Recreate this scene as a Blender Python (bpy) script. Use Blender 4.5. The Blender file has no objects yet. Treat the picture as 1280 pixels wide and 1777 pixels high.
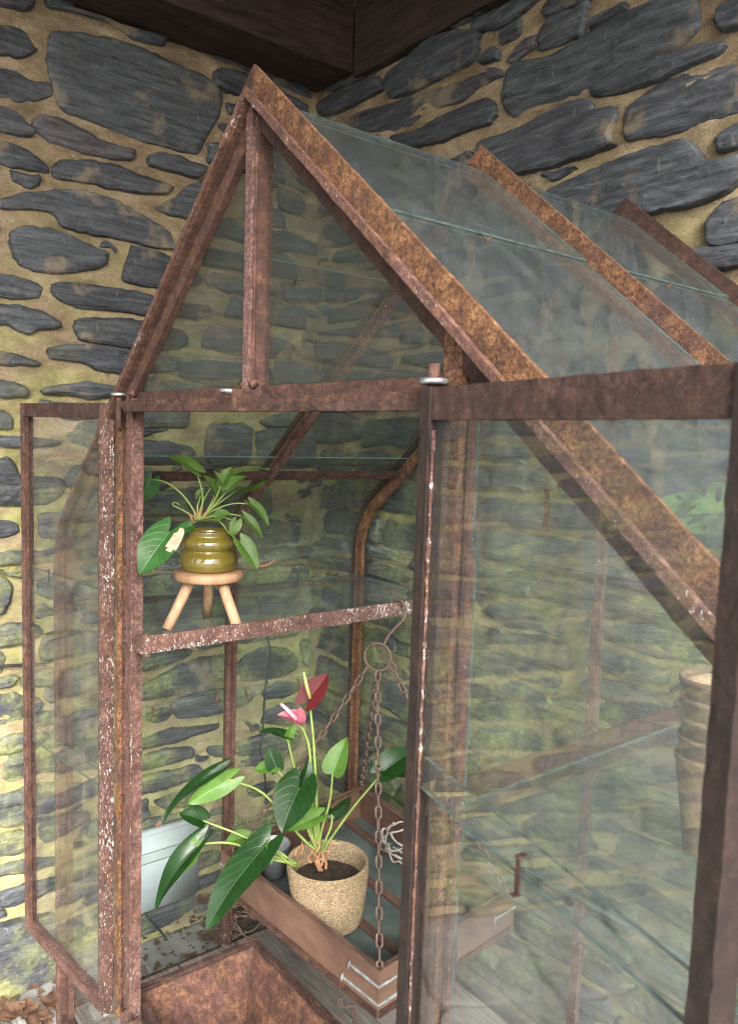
import bpy, math, random
import numpy as np
from mathutils import Vector, Matrix, noise
random.seed(7); rng = np.random.default_rng(7)
scn = bpy.context.scene; COL = scn.collection
R_ = math.radians
# ------------------------------------------------------------------ camera
ZF = 1.45                                   # floor level below the survey datum
F_PX, YAW, PITCH, ROLL = 1375.894, -0.90185, 0.09803, 0.03350
W_, H_ = 1280, 1777
CAM = Vector((1.01285, -0.57764, 0.13419 + ZF))
def basis():
    cy, sy, cp, sp = math.cos(YAW), math.sin(YAW), math.cos(PITCH), math.sin(PITCH)
    f = Vector((sy*cp, cy*cp, -sp)); r = Vector((cy, -sy, 0)); u = r.cross(f)
    c, s = math.cos(ROLL), math.sin(ROLL)
    return f, r*c+u*s, -r*s+u*c
FW, RT, UP = basis()
cam_d = bpy.data.cameras.new('camera'); cam = bpy.data.objects.new('camera', cam_d); COL.objects.link(cam)
m3 = Matrix((RT, UP, -FW)).transposed(); cam.matrix_world = Matrix.Translation(CAM) @ m3.to_4x4()
cam_d.sensor_fit = 'VERTICAL'; cam_d.sensor_height = 36; cam_d.lens = F_PX*36/H_
cam_d.clip_start = 0.02; cam_d.clip_end = 600
cam_d.dof.use_dof = True; cam_d.dof.focus_distance = 1.35; cam_d.dof.aperture_fstop = 9
scn.camera = cam
# ------------------------------------------------------------------ light
world = bpy.data.worlds.new('World'); scn.world = world; world.use_nodes = True
wn = world.node_tree; bg = wn.nodes['Background']
sky = wn.nodes.new('ShaderNodeTexSky'); sky.sky_type = 'NISHITA'; sky.sun_disc = False
SUN_EL, SUN_AZ = R_(33), R_(116)            # azimuth clockwise from +Y
sky.sun_elevation = SUN_EL; sky.sun_rotation = SUN_AZ; sky.air_density = 1.0; sky.dust_density = 4.0; sky.ozone_density = 0.6
hsv = wn.nodes.new('ShaderNodeHueSaturation'); hsv.inputs['Saturation'].default_value = .40
wn.links.new(sky.outputs[0], hsv.inputs['Color']); wn.links.new(hsv.outputs[0], bg.inputs[0]); bg.inputs[1].default_value = 0.115
sd = bpy.data.lights.new('sun', 'SUN'); sd.energy = 1.4; sd.angle = R_(28); sd.color = (1, .95, .88)
sun = bpy.data.objects.new('sun', sd); COL.objects.link(sun)
sdir = Vector((math.sin(SUN_AZ)*math.cos(SUN_EL), math.cos(SUN_AZ)*math.cos(SUN_EL), math.sin(SUN_EL)))
sun.rotation_euler = sdir.to_track_quat('Z', 'Y').to_euler(); sun.location = (4, -6, 6)
vs = scn.view_settings; vs.view_transform = 'Standard'; vs.look = 'None'; vs.gamma = 1; vs.use_curve_mapping = False
vs.exposure = 2.6
scn.render.engine = 'CYCLES'; cy_ = scn.cycles
cy_.max_bounces = 8; cy_.diffuse_bounces = 4; cy_.glossy_bounces = 4; cy_.transparent_max_bounces = 40
cy_.use_denoising = True; cy_.filter_width = 1.05; cy_.sample_clamp_indirect = 6; cy_.caustics_reflective = False; cy_.caustics_refractive = False
# ------------------------------------------------------------------ pixel helpers (photo pixels -> rays)
def ray(x, y): return FW + RT*((x-W_/2)/F_PX) - UP*((y-H_/2)/F_PX)
def onp(x, y, axis, val):
    d = ray(x, y); t = (val-CAM[axis])/d[axis]; return CAM+d*t
def dep(P): return (Vector(P)-CAM).dot(FW)
def atd(x, y, d): return CAM+ray(x, y)*d
# ------------------------------------------------------------------ materials
def mat(name):
    m = bpy.data.materials.new(name); m.use_nodes = True
    nt = m.node_tree; return m, nt, nt.nodes['Principled BSDF']
def N(nt, t, **kw):
    n = nt.nodes.new(t)
    for k, v in kw.items(): setattr(n, k, v)
    return n
def coords(nt, scale=(1, 1, 1), kind='Object', loc=None):
    tc = N(nt, 'ShaderNodeTexCoord'); mp = N(nt, 'ShaderNodeMapping')
    nt.links.new(tc.outputs[kind], mp.inputs[0]); mp.inputs['Scale'].default_value = scale
    if loc is not None: mp.inputs['Location'].default_value = loc
    return mp.outputs[0]
def noi(nt, vec, scale, detail=6, rough=.6, dist=0):
    n = N(nt, 'ShaderNodeTexNoise'); nt.links.new(vec, n.inputs['Vector'])
    n.inputs['Scale'].default_value = scale; n.inputs['Detail'].default_value = detail
    n.inputs['Roughness'].default_value = rough; n.inputs['Distortion'].default_value = dist
    return n.outputs['Fac']
def ramp(nt, fac, stops, interp='LINEAR'):
    r = N(nt, 'ShaderNodeValToRGB'); nt.links.new(fac, r.inputs[0]); e = r.color_ramp.elements; r.color_ramp.interpolation = interp
    while len(e) < len(stops): e.new(.5)
    for el, (p, c) in zip(e, stops):
        el.position = p; el.color = (c, c, c, 1) if not hasattr(c, '__len__') else (*c, 1)
    return r.outputs[0]
def mix(nt, fac, a, b, mode='MIX'):
    n = N(nt, 'ShaderNodeMix', data_type='RGBA', blend_type=mode)
    def put(s, v):
        if isinstance(v, (int, float)): s.default_value = v
        elif isinstance(v, tuple): s.default_value = (*v, 1)
        else: nt.links.new(v, s)
    put(n.inputs[0], fac); put(n.inputs[6], a); put(n.inputs[7], b); return n.outputs[2]
def mth(nt, op, a, b=None, clamp=False):
    n = N(nt, 'ShaderNodeMath', operation=op); n.use_clamp = clamp
    for i, v in enumerate((a, b)):
        if v is None: continue
        if isinstance(v, (int, float)): n.inputs[i].default_value = v
        else: nt.links.new(v, n.inputs[i])
    return n.outputs[0]
def bump(nt, bs, h, strength=.5, dist=.004, prev=None):
    b = N(nt, 'ShaderNodeBump'); b.inputs['Strength'].default_value = strength; b.inputs['Distance'].default_value = dist
    nt.links.new(h, b.inputs['Height'])
    if prev is not None: nt.links.new(prev, b.inputs['Normal'])
    nt.links.new(b.outputs[0], bs.inputs['Normal']); return b.outputs[0]
def setc(nt, bs, c):
    if isinstance(c, tuple): bs.inputs['Base Color'].default_value = (*c, 1)
    else: nt.links.new(c, bs.inputs['Base Color'])

def rust(name, white=.0, pink=.3, orange=.3, dark=.4, rough=.74, k=1.0):
    k *= .56
    m, nt, bs = mat(name); v = coords(nt)
    a = noi(nt, v, 45, 9, .74); b = noi(nt, v, 170, 7, .78); c = noi(nt, v, 11, 7, .68); d = noi(nt, v, 480, 3, .6)
    col = ramp(nt, a, [(.30, (.030*k, .014*k, .011*k)), (.43, (.090*k, .038*k, .028*k)), (.55, (.165*k, .072*k, .050*k)), (.68, (.33*k, .165*k, .115*k))])
    om = ramp(nt, c, [(.54-.2*orange, 0.), (.66-.2*orange, 1.)])
    ob = ramp(nt, mth(nt, 'ADD', mth(nt, 'MULTIPLY', a, .45), mth(nt, 'MULTIPLY', b, .55)), [(.38, (.022*k, .011*k, .008*k)), (.45, (.105*k, .042*k, .018*k)), (.52, (.24*k, .105*k, .040*k)), (.60, (.50*k, .27*k, .125*k))])
    col = mix(nt, mth(nt, 'MULTIPLY', om, min(1, orange*1.2)), col, ob)
    pm = ramp(nt, noi(nt, v, 24, 9, .78), [(.60-.25*pink, 0.), (.68-.2*pink, 1.)])
    col = mix(nt, mth(nt, 'MULTIPLY', pm, min(.8, pink*.9)), col, ramp(nt, b, [(.36, (.030, .017, .016)), (.47, (.090, .050, .046)), (.55, (.165, .088, .076)), (.66, (.31, .20, .178))]))
    dm = ramp(nt, b, [(.38, 1.), (.46, 0.)])
    col = mix(nt, mth(nt, 'MULTIPLY', dm, dark), col, (.014, .009, .009))
    sp = ramp(nt, d, [(.57, 0.), (.63, 1.)])
    col = mix(nt, mth(nt, 'MULTIPLY', sp, .55), col, mix(nt, .5, col, (.36*k, .25*k, .21*k)))
    pit = ramp(nt, d, [(.36, 1.), (.42, 0.)]); col = mix(nt, mth(nt, 'MULTIPLY', pit, .6), col, (.012, .008, .008))
    if white > 0:
        w1 = noi(nt, coords(nt, (1, 1, .45)), 210, 7, .82); w2 = noi(nt, v, 9, 5, .6)
        wm = ramp(nt, mth(nt, 'ADD', mth(nt, 'MULTIPLY', w1, .85), mth(nt, 'MULTIPLY', w2, .28)), [(.715-.10*white, 0.), (.735-.10*white, 1.)])
        col = mix(nt, wm, col, ramp(nt, b, [(.3, (.34, .29, .28)), (.6, (.56, .53, .51))]))
    setc(nt, bs, col); bs.inputs['Roughness'].default_value = rough
    bs.inputs['Specular IOR Level'].default_value = .35
    h = mth(nt, 'ADD', mth(nt, 'MULTIPLY', b, .8), mth(nt, 'MULTIPLY', d, .35))
    n1 = bump(nt, bs, a, .8, .004); bump(nt, bs, h, 1., .0022, n1)
    return m

def glass(name, tint=(.90, .955, .935), dust_haze=.06, streak=.05, dc=(.55, .56, .52)):
    m, nt, bs = mat(name); nt.nodes.remove(bs); out = nt.nodes['Material Output']
    tr = N(nt, 'ShaderNodeBsdfTransparent'); tr.inputs[0].default_value = (*tint, 1)
    gl = N(nt, 'ShaderNodeBsdfGlossy'); gl.inputs['Roughness'].default_value = .015
    fr = N(nt, 'ShaderNodeFresnel'); geo = N(nt, 'ShaderNodeNewGeometry'); ior = N(nt, 'ShaderNodeMapRange'); nt.links.new(geo.outputs['Backfacing'], ior.inputs[0]); ior.inputs[3].default_value = 1.5; ior.inputs[4].default_value = 1/1.5; nt.links.new(ior.outputs[0], fr.inputs[0])
    v = coords(nt)
    wv = noi(nt, v, 5, 2, .5); bp = N(nt, 'ShaderNodeBump'); bp.inputs['Strength'].default_value = .06; bp.inputs['Distance'].default_value = .02
    nt.links.new(wv, bp.inputs['Height']); nt.links.new(bp.outputs[0], gl.inputs['Normal'])
    mx = N(nt, 'ShaderNodeMixShader'); nt.links.new(fr.outputs[0], mx.inputs[0]); nt.links.new(tr.outputs[0], mx.inputs[1]); nt.links.new(gl.outputs[0], mx.inputs[2])
    df = N(nt, 'ShaderNodeBsdfDiffuse'); df.inputs[0].default_value = (*dc, 1)
    a = noi(nt, coords(nt, (9, 9, 1.2)), 2.2, 6, .65, .6); b = noi(nt, v, 60, 6, .7); c = noi(nt, v, 900, 2, .5)
    dm = mth(nt, 'ADD', mth(nt, 'MULTIPLY', ramp(nt, a, [(.35, 0.), (.75, 1.)]), streak), mth(nt, 'MULTIPLY', ramp(nt, b, [(.4, .4), (.8, 1.)]), dust_haze))  # diffuse veil: dust, and on some panes painted reflection haze
    dm = mth(nt, 'ADD', dm, mth(nt, 'MULTIPLY', ramp(nt, c, [(.76, 0.), (.80, 1.)]), .06))
    m2 = N(nt, 'ShaderNodeMixShader'); nt.links.new(dm, m2.inputs[0]); nt.links.new(mx.outputs[0], m2.inputs[1]); nt.links.new(df.outputs[0], m2.inputs[2])
    nt.links.new(m2.outputs[0], out.inputs[0]); return m

def slate():
    m, nt, bs = mat('slate'); v = coords(nt); lay = coords(nt, (3, 3, 26))
    oi = N(nt, 'ShaderNodeObjectInfo'); rnd = oi.outputs['Random']
    a = noi(nt, lay, 3.0, 8, .7, .4); b = noi(nt, v, 70, 6, .7); c = noi(nt, v, 7, 5, .6); f = noi(nt, coords(nt, (5, 5, 90)), 2.2, 4, .6, .3)
    col = ramp(nt, a, [(.30, (.011, .012, .0145)), (.42, (.031, .034, .041)), (.56, (.058, .063, .075)), (.72, (.125, .132, .148))])
    tint = ramp(nt, rnd, [(0., (1., 1., 1.)), (.62, (1.02, 1.02, 1.0)), (.80, (.97, 1.03, .97)), (.90, (1.0, 1.0, .98)), (.95, (1.2, 1.04, .98)), (1., (1.3, 1.06, 1.0))])
    col = mix(nt, 1., col, tint, 'MULTIPLY')
    br = ramp(nt, rnd, [(0., .75), (.5, 1.1), (1., 1.25)]); col = mix(nt, 1., col, br, 'MULTIPLY')
    col = mix(nt, mth(nt, 'MULTIPLY', ramp(nt, b, [(.52, 0.), (.68, 1.)]), .5), col, (.115, .117, .122))
    col = mix(nt, mth(nt, 'MULTIPLY', ramp(nt, noi(nt, v, 260, 4, .7), [(.56, 0.), (.64, 1.)]), .35), col, (.018, .018, .02))
    scr = noi(nt, coords(nt, (40, 40, 7)), 2.5, 3, .5, 1.5)
    col = mix(nt, mth(nt, 'MULTIPLY', ramp(nt, scr, [(.66, 0.), (.72, 1.)]), .28), col, (.30, .30, .29))
    # mortar smears
    col = mix(nt, mth(nt, 'MULTIPLY', ramp(nt, c, [(.57, 0.), (.66, 1.)]), .55), col, (.27, .21, .13))
    # moss low on the wall
    geo = N(nt, 'ShaderNodeNewGeometry'); sx = N(nt, 'ShaderNodeSeparateXYZ'); nt.links.new(geo.outputs['Position'], sx.inputs[0])
    lowm = N(nt, 'ShaderNodeMapRange'); nt.links.new(sx.outputs[2], lowm.inputs[0])
    lowm.inputs[1].default_value = 1.9; lowm.inputs[2].default_value = 1.1
    mm = mth(nt, 'MULTIPLY', ramp(nt, noi(nt, v, 5.0, 6, .7), [(.46, 0.), (.60, 1.)]), lowm.outputs[0])
    col = mix(nt, mth(nt, 'MULTIPLY', mm, .7), col, ramp(nt, b, [(.35, (.115, .135, .042)), (.65, (.33, .35, .14))]))
    setc(nt, bs, col)
    nt.links.new(ramp(nt, b, [(.3, .42), (.7, .68)]), bs.inputs['Roughness']); bs.inputs['Specular IOR Level'].default_value = .42
    led = ramp(nt, noi(nt, coords(nt, (2.2, 2.2, 30)), 2.4, 5, .6, .5), [(.30, 0.), (.34, .25), (.43, .27), (.455, .5), (.53, .52), (.55, .75), (.64, .78), (.66, 1.)])
    n0 = bump(nt, bs, led, .45, .005); n1 = bump(nt, bs, a, .45, .006, n0); n2 = bump(nt, bs, f, .6, .004, n1); bump(nt, bs, b, .7, .0035, n2)
    return m

def mortar():
    m, nt, bs = mat('mortar'); v = coords(nt)
    a = noi(nt, coords(nt, (1, 1, 1.8)), 6, 9, .7, .4); b = noi(nt, v, 260, 4, .7); c = noi(nt, v, 2.2, 4, .6)
    col = ramp(nt, a, [(.30, (.115, .084, .050)), (.45, (.235, .178, .112)), (.55, (.315, .243, .158)), (.70, (.47, .385, .275))])
    col = mix(nt, mth(nt, 'MULTIPLY', ramp(nt, b, [(.48, 0.), (.58, 1.)]), .5), col, (.12, .088, .055))
    stk = noi(nt, coords(nt, (4, 4, 6)), 6, 9, .72, .7)
    col = mix(nt, mth(nt, 'MULTIPLY', ramp(nt, stk, [(.30, 1.), (.45, 0.)]), .45), col, (.20, .14, .085)); col = mix(nt, mth(nt, 'MULTIPLY', ramp(nt, stk, [(.58, 0.), (.70, 1.)]), .45), col, (.55, .47, .36))
    geo = N(nt, 'ShaderNodeNewGeometry'); sx = N(nt, 'ShaderNodeSeparateXYZ'); nt.links.new(geo.outputs['Position'], sx.inputs[0])
    low = N(nt, 'ShaderNodeMapRange'); nt.links.new(sx.outputs[2], low.inputs[0]); low.inputs[1].default_value = 2.35; low.inputs[2].default_value = 1.3
    mm = mth(nt, 'MULTIPLY', ramp(nt, noi(nt, coords(nt, (1, 1, 2.4)), 4.2, 7, .68), [(.44, 0.), (.56, 1.)]), low.outputs[0])
    col = mix(nt, mth(nt, 'MULTIPLY', mm, .78), col, ramp(nt, noi(nt, v, 14, 5, .6), [(.35, (.115, .140, .035)), (.5, (.27, .29, .090)), (.65, (.44, .44, .20))]))
    lw2 = N(nt, 'ShaderNodeMapRange'); nt.links.new(sx.outputs[2], lw2.inputs[0]); lw2.inputs[1].default_value = 1.7; lw2.inputs[2].default_value = .5
    col = mix(nt, mth(nt, 'MULTIPLY', lw2.outputs[0], .35), col, ramp(nt, stk, [(.35, (.28, .24, .14)), (.6, (.52, .45, .29))]))  # creamier mortar low down, also painting in the brighter light there
    setc(nt, bs, col); bs.inputs['Roughness'].default_value = .92; bs.inputs['Specular IOR Level'].default_value = .15
    tro = noi(nt, coords(nt, (4, 4, 8)), 6, 7, .68, .6)
    n1 = bump(nt, bs, tro, .8, .010); n2 = bump(nt, bs, a, .6, .012, n1); bump(nt, bs, b, .8, .003, n2)
    return m

def simple(name, c1, c2, scale=20, rough=.6, bstr=.3, bdist=.002, stretch=(1, 1, 1), spec=.4, metal=0, coat=0):
    m, nt, bs = mat(name); v = coords(nt, stretch); a = noi(nt, v, scale, 6, .65)
    setc(nt, bs, ramp(nt, a, [(.32, c1), (.68, c2)])); bs.inputs['Roughness'].default_value = rough
    bs.inputs['Specular IOR Level'].default_value = spec; bs.inputs['Metallic'].default_value = metal
    bs.inputs['Coat Weight'].default_value = coat; bs.inputs['Coat Roughness'].default_value = .08
    bump(nt, bs, a, bstr, bdist); return m

def leafmat(name, top, under, rough=.32, trans=.25):
    m, nt, bs = mat(name); uvn = N(nt, 'ShaderNodeUVMap'); sx = N(nt, 'ShaderNodeSeparateXYZ'); nt.links.new(uvn.outputs[0], sx.inputs[0])
    t, s = sx.outputs[0], sx.outputs[1]           # along, |across|
    geo = N(nt, 'ShaderNodeNewGeometry'); v = coords(nt)
    a = noi(nt, v, 40, 4, .6)
    ct = mix(nt, ramp(nt, a, [(.3, 0.), (.7, 1.)]), tuple(x*.75 for x in top), tuple(x*1.25 for x in top))
    col = mix(nt, geo.outputs['Backfacing'], ct, under)
    rib = ramp(nt, s, [(.0, 1.), (.05, 0.)])
    ang = mth(nt, 'SUBTRACT', mth(nt, 'MULTIPLY', t, 8.), mth(nt, 'MULTIPLY', s, 2.6)); fr = mth(nt, 'FRACT', ang)
    vein = ramp(nt, mth(nt, 'ABSOLUTE', mth(nt, 'SUBTRACT', fr, .5)), [(.0, 1.), (.07, 0.)])
    vv = mth(nt, 'MAXIMUM', rib, mth(nt, 'MULTIPLY', vein, .45))
    col = mix(nt, mth(nt, 'MULTIPLY', vv, .5), col, tuple(min(1, x*1.8+.05) for x in top))
    setc(nt, bs, col); bs.inputs['Roughness'].default_value = rough; bs.inputs['Specular IOR Level'].default_value = .24
    n1 = bump(nt, bs, mth(nt, 'SUBTRACT', 1., vv), .25, .002); bump(nt, bs, a, .15, .002, n1)
    tl = N(nt, 'ShaderNodeBsdfTranslucent'); nt.links.new(mix(nt, .4, col, (.22, .34, .05)), tl.inputs[0])
    mx = N(nt, 'ShaderNodeMixShader'); mx.inputs[0].default_value = trans; out = nt.nodes['Material Output']
    nt.links.new(bs.outputs[0], mx.inputs[1]); nt.links.new(tl.outputs[0], mx.inputs[2]); nt.links.new(mx.outputs[0], out.inputs[0]); return m

M = {}
M['rust'] = rust('rust_brown', 0, .2, .3, .6, k=.72)
M['rust_orange'] = rust('rust_orange', 0, .12, .85, .85, k=.84)
M['rust_white'] = rust('rust_flaking_paint', .86, .45, .3, .7, k=.8)
M['rust_pink'] = rust('rust_red_primer', .10, .85, .2, .55)
M['rust_dark'] = rust('rust_dark', .02, .30, .12, .85, k=.50)
M['putty'] = rust('flaking_putty_edge', .85, .5, .3, .6)
M['rust_black'] = rust('rust_black', 0, .03, .03, .85, k=.20)
M['rust_tan'] = rust('rust_tan', .05, .5, .75, .45, k=1.05)
M['rust_fleck'] = rust('rust_white_flecks', .45, .45, .3, .5)
M['rust_bar'] = rust('rust_shelf_bar', .95, .55, .1, .5)
M['rust_trough'] = rust('rust_trough', 0, .25, .45, .5, k=.95)
M['rust_post'] = rust('rust_post_pink', .40, .6, .2, .8, k=.85)
M['glass'] = glass('old_glass', (.95, .968, .962), dust_haze=.012, streak=.014)
M['glass_shelf'] = glass('shelf_glass', (.90, .94, .935), .06, .06, (.34, .37, .37))  # diffuse veil paints in the bright sheen of the reflective shelf
M['glass_roof'] = glass('roof_glass', (.82, .86, .86), .09, .07, (.18, .20, .205))  # grime, plus pale sky reflections painted as a diffuse veil
M['glass_gable'] = glass('gable_glass', (.88, .90, .885), .06, .03, (.17, .175, .155))
M['glass_left'] = glass('left_roof_glass', (.84, .87, .855), .18, .05, (.14, .147, .132))
M['glass_door'] = glass('door_glass', (.93, .942, .94), .020, .022, (.36, .365, .37))  # light dust with a grey veil painted in for outdoor reflections
M['glass_edge'] = simple('glass_edge', (.035, .060, .057), (.11, .155, .148), 60, .25, .1, .001, spec=.6)
M['slate'] = slate(); M['mortar'] = mortar()
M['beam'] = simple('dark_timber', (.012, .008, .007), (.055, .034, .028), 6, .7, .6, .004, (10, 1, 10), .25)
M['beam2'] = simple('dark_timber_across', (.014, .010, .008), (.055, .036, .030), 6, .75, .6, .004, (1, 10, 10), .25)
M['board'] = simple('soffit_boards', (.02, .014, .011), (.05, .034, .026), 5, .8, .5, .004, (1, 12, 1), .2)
M['paver'] = simple('paving_slate', (.14, .14, .14), (.32, .315, .30), 7, .6, .6, .006, (1, 1, 1), .35)
M['ground'] = simple('ground', (.18, .175, .16), (.34, .33, .30), 4, .9, .4, .01)
M['zinc'] = simple('zinc', (.30, .32, .34), (.55, .57, .60), 50, .35, .1, .001, metal=.9)
M['chain'] = simple('chain_iron', (.045, .027, .021), (.12, .075, .058), 120, .6, .6, .001, spec=.4)
M['olive'] = simple('olive_glaze', (.080, .060, .009), (.125, .097, .016), 12, .10, .08, .002, (1, 1, 2), .6, coat=.7)
M['stool'] = simple('raw_timber', (.20, .112, .062), (.34, .205, .12), 9, .55, .25, .001, (6, 6, .8), .35)
M['stool_leg'] = simple('raw_timber_leg', (.24, .145, .083), (.38, .25, .155), 14, .55, .2, .001, (8, 8, .6), .35)
M['soil'] = simple('potting_soil', (.010, .008, .006), (.055, .036, .024), 70, .95, 1., .01)
M['tray'] = simple('tray_copper_brown', (.062, .034, .025), (.15, .087, .062), 5, .5, .25, .002, (1, 1, 3), .4)
M['tray_in'] = simple('tray_slats', (.055, .030, .023), (.12, .068, .050), 9, .7, .3, .002, (1, 6, 1))
M['tray_mat'] = simple('tray_liner', (.035, .045, .045), (.10, .12, .115), 12, .6, .3, .002)
M['bracket'] = simple('oxidised_bracket', (.12, .135, .14), (.34, .37, .385), 60, .5, .4, .001, metal=.2)
M['twig'] = simple('dry_twig', (.13, .115, .105), (.32, .29, .275), 60, .85, .4, .001)
M['dead'] = simple('dead_leaf', (.045, .022, .013), (.14, .075, .043), 30, .8, .5, .003)
M['brownspot'] = simple('dried_leaf_patch', (.26, .13, .085), (.42, .26, .18), 60, .75, .3, .001)
M['peat'] = simple('peat_pot_fibre', (.060, .039, .027), (.135, .090, .062), 90, .95, .9, .002)
M['peat_fill'] = simple('vermiculite', (.34, .22, .13), (.66, .48, .31), 160, .95, 1., .003)
M['bluebox'] = simple('pale_blue_plastic', (.33, .38, .40), (.42, .465, .485), 3, .45, .05, .002)
M['cable'] = simple('dark_cable', (.012, .022, .020), (.03, .045, .04), 30, .5, .1, .001)
M['black'] = simple('black_cable', (.01, .01, .01), (.03, .03, .03), 30, .5, .1, .001)
M['silver'] = simple('galvanised', (.20, .22, .24), (.44, .46, .48), 10, .45, .2, .002, metal=.5)
M['anth'] = leafmat('anthurium_leaf', (.006, .025, .0045), (.08, .15, .032), .34, .05)
M['anth_l'] = leafmat('anthurium_young_leaf', (.058, .122, .020), (.095, .165, .036), .42, .14)
M['poth'] = leafmat('philodendron_leaf', (.050, .095, .017), (.10, .145, .038), .4, .16)
M['poth_d'] = leafmat('philodendron_old_leaf', (.016, .055, .012), (.10, .19, .05), .34, .10)
M['mons'] = leafmat('holed_leaf', (.16, .28, .07), (.22, .35, .10), .4, .3)
M['stem'] = simple('green_stem', (.10, .155, .03), (.19, .25, .07), 25, .45, .1, .001)
M['sheath'] = simple('brown_sheath', (.16, .07, .035), (.36, .19, .10), 50, .8, .4, .001)
M['spathe'] = leafmat('red_spathe', (.070, .005, .007), (.080, .008, .009), .6, .03)
M['spathe_p'] = leafmat('pink_spathe', (.25, .06, .085), (.27, .09, .10), .4, .12)
M['spadix'] = simple('spadix', (.22, .25, .06), (.44, .42, .16), 220, .6, .6, .001)
M['spadix_p'] = simple('pink_spadix', (.50, .18, .25), (.66, .30, .36), 120, .6, .3, .001)
M['stem_r'] = simple('flower_stalk', (.11, .19, .035), (.21, .29, .075), 30, .45, .1, .001)
def rope():
    m, nt, bs = mat('seagrass_rope'); v = coords(nt); a = noi(nt, coords(nt, (1, 1, 1.6)), 210, 3, .6, .8); b = noi(nt, v, 12, 4, .6); c = noi(nt, v, 700, 2, .5)
    col = ramp(nt, a, [(.34, (.095, .062, .035)), (.48, (.19, .138, .082)), (.62, (.33, .25, .16))])
    col = mix(nt, mth(nt, 'MULTIPLY', ramp(nt, b, [(.4, 0.), (.7, 1.)]), .3), col, (.38, .28, .18)); col = mix(nt, mth(nt, 'MULTIPLY', ramp(nt, c, [(.5, 0.), (.7, 1.)]), .4), col, (.38, .30, .20)); setc(nt, bs, col)
    bs.inputs['Roughness'].default_value = .9; bs.inputs['Specular IOR Level'].default_value = .15; bump(nt, bs, a, 1., .004); return m
M['rope'] = rope()

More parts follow.
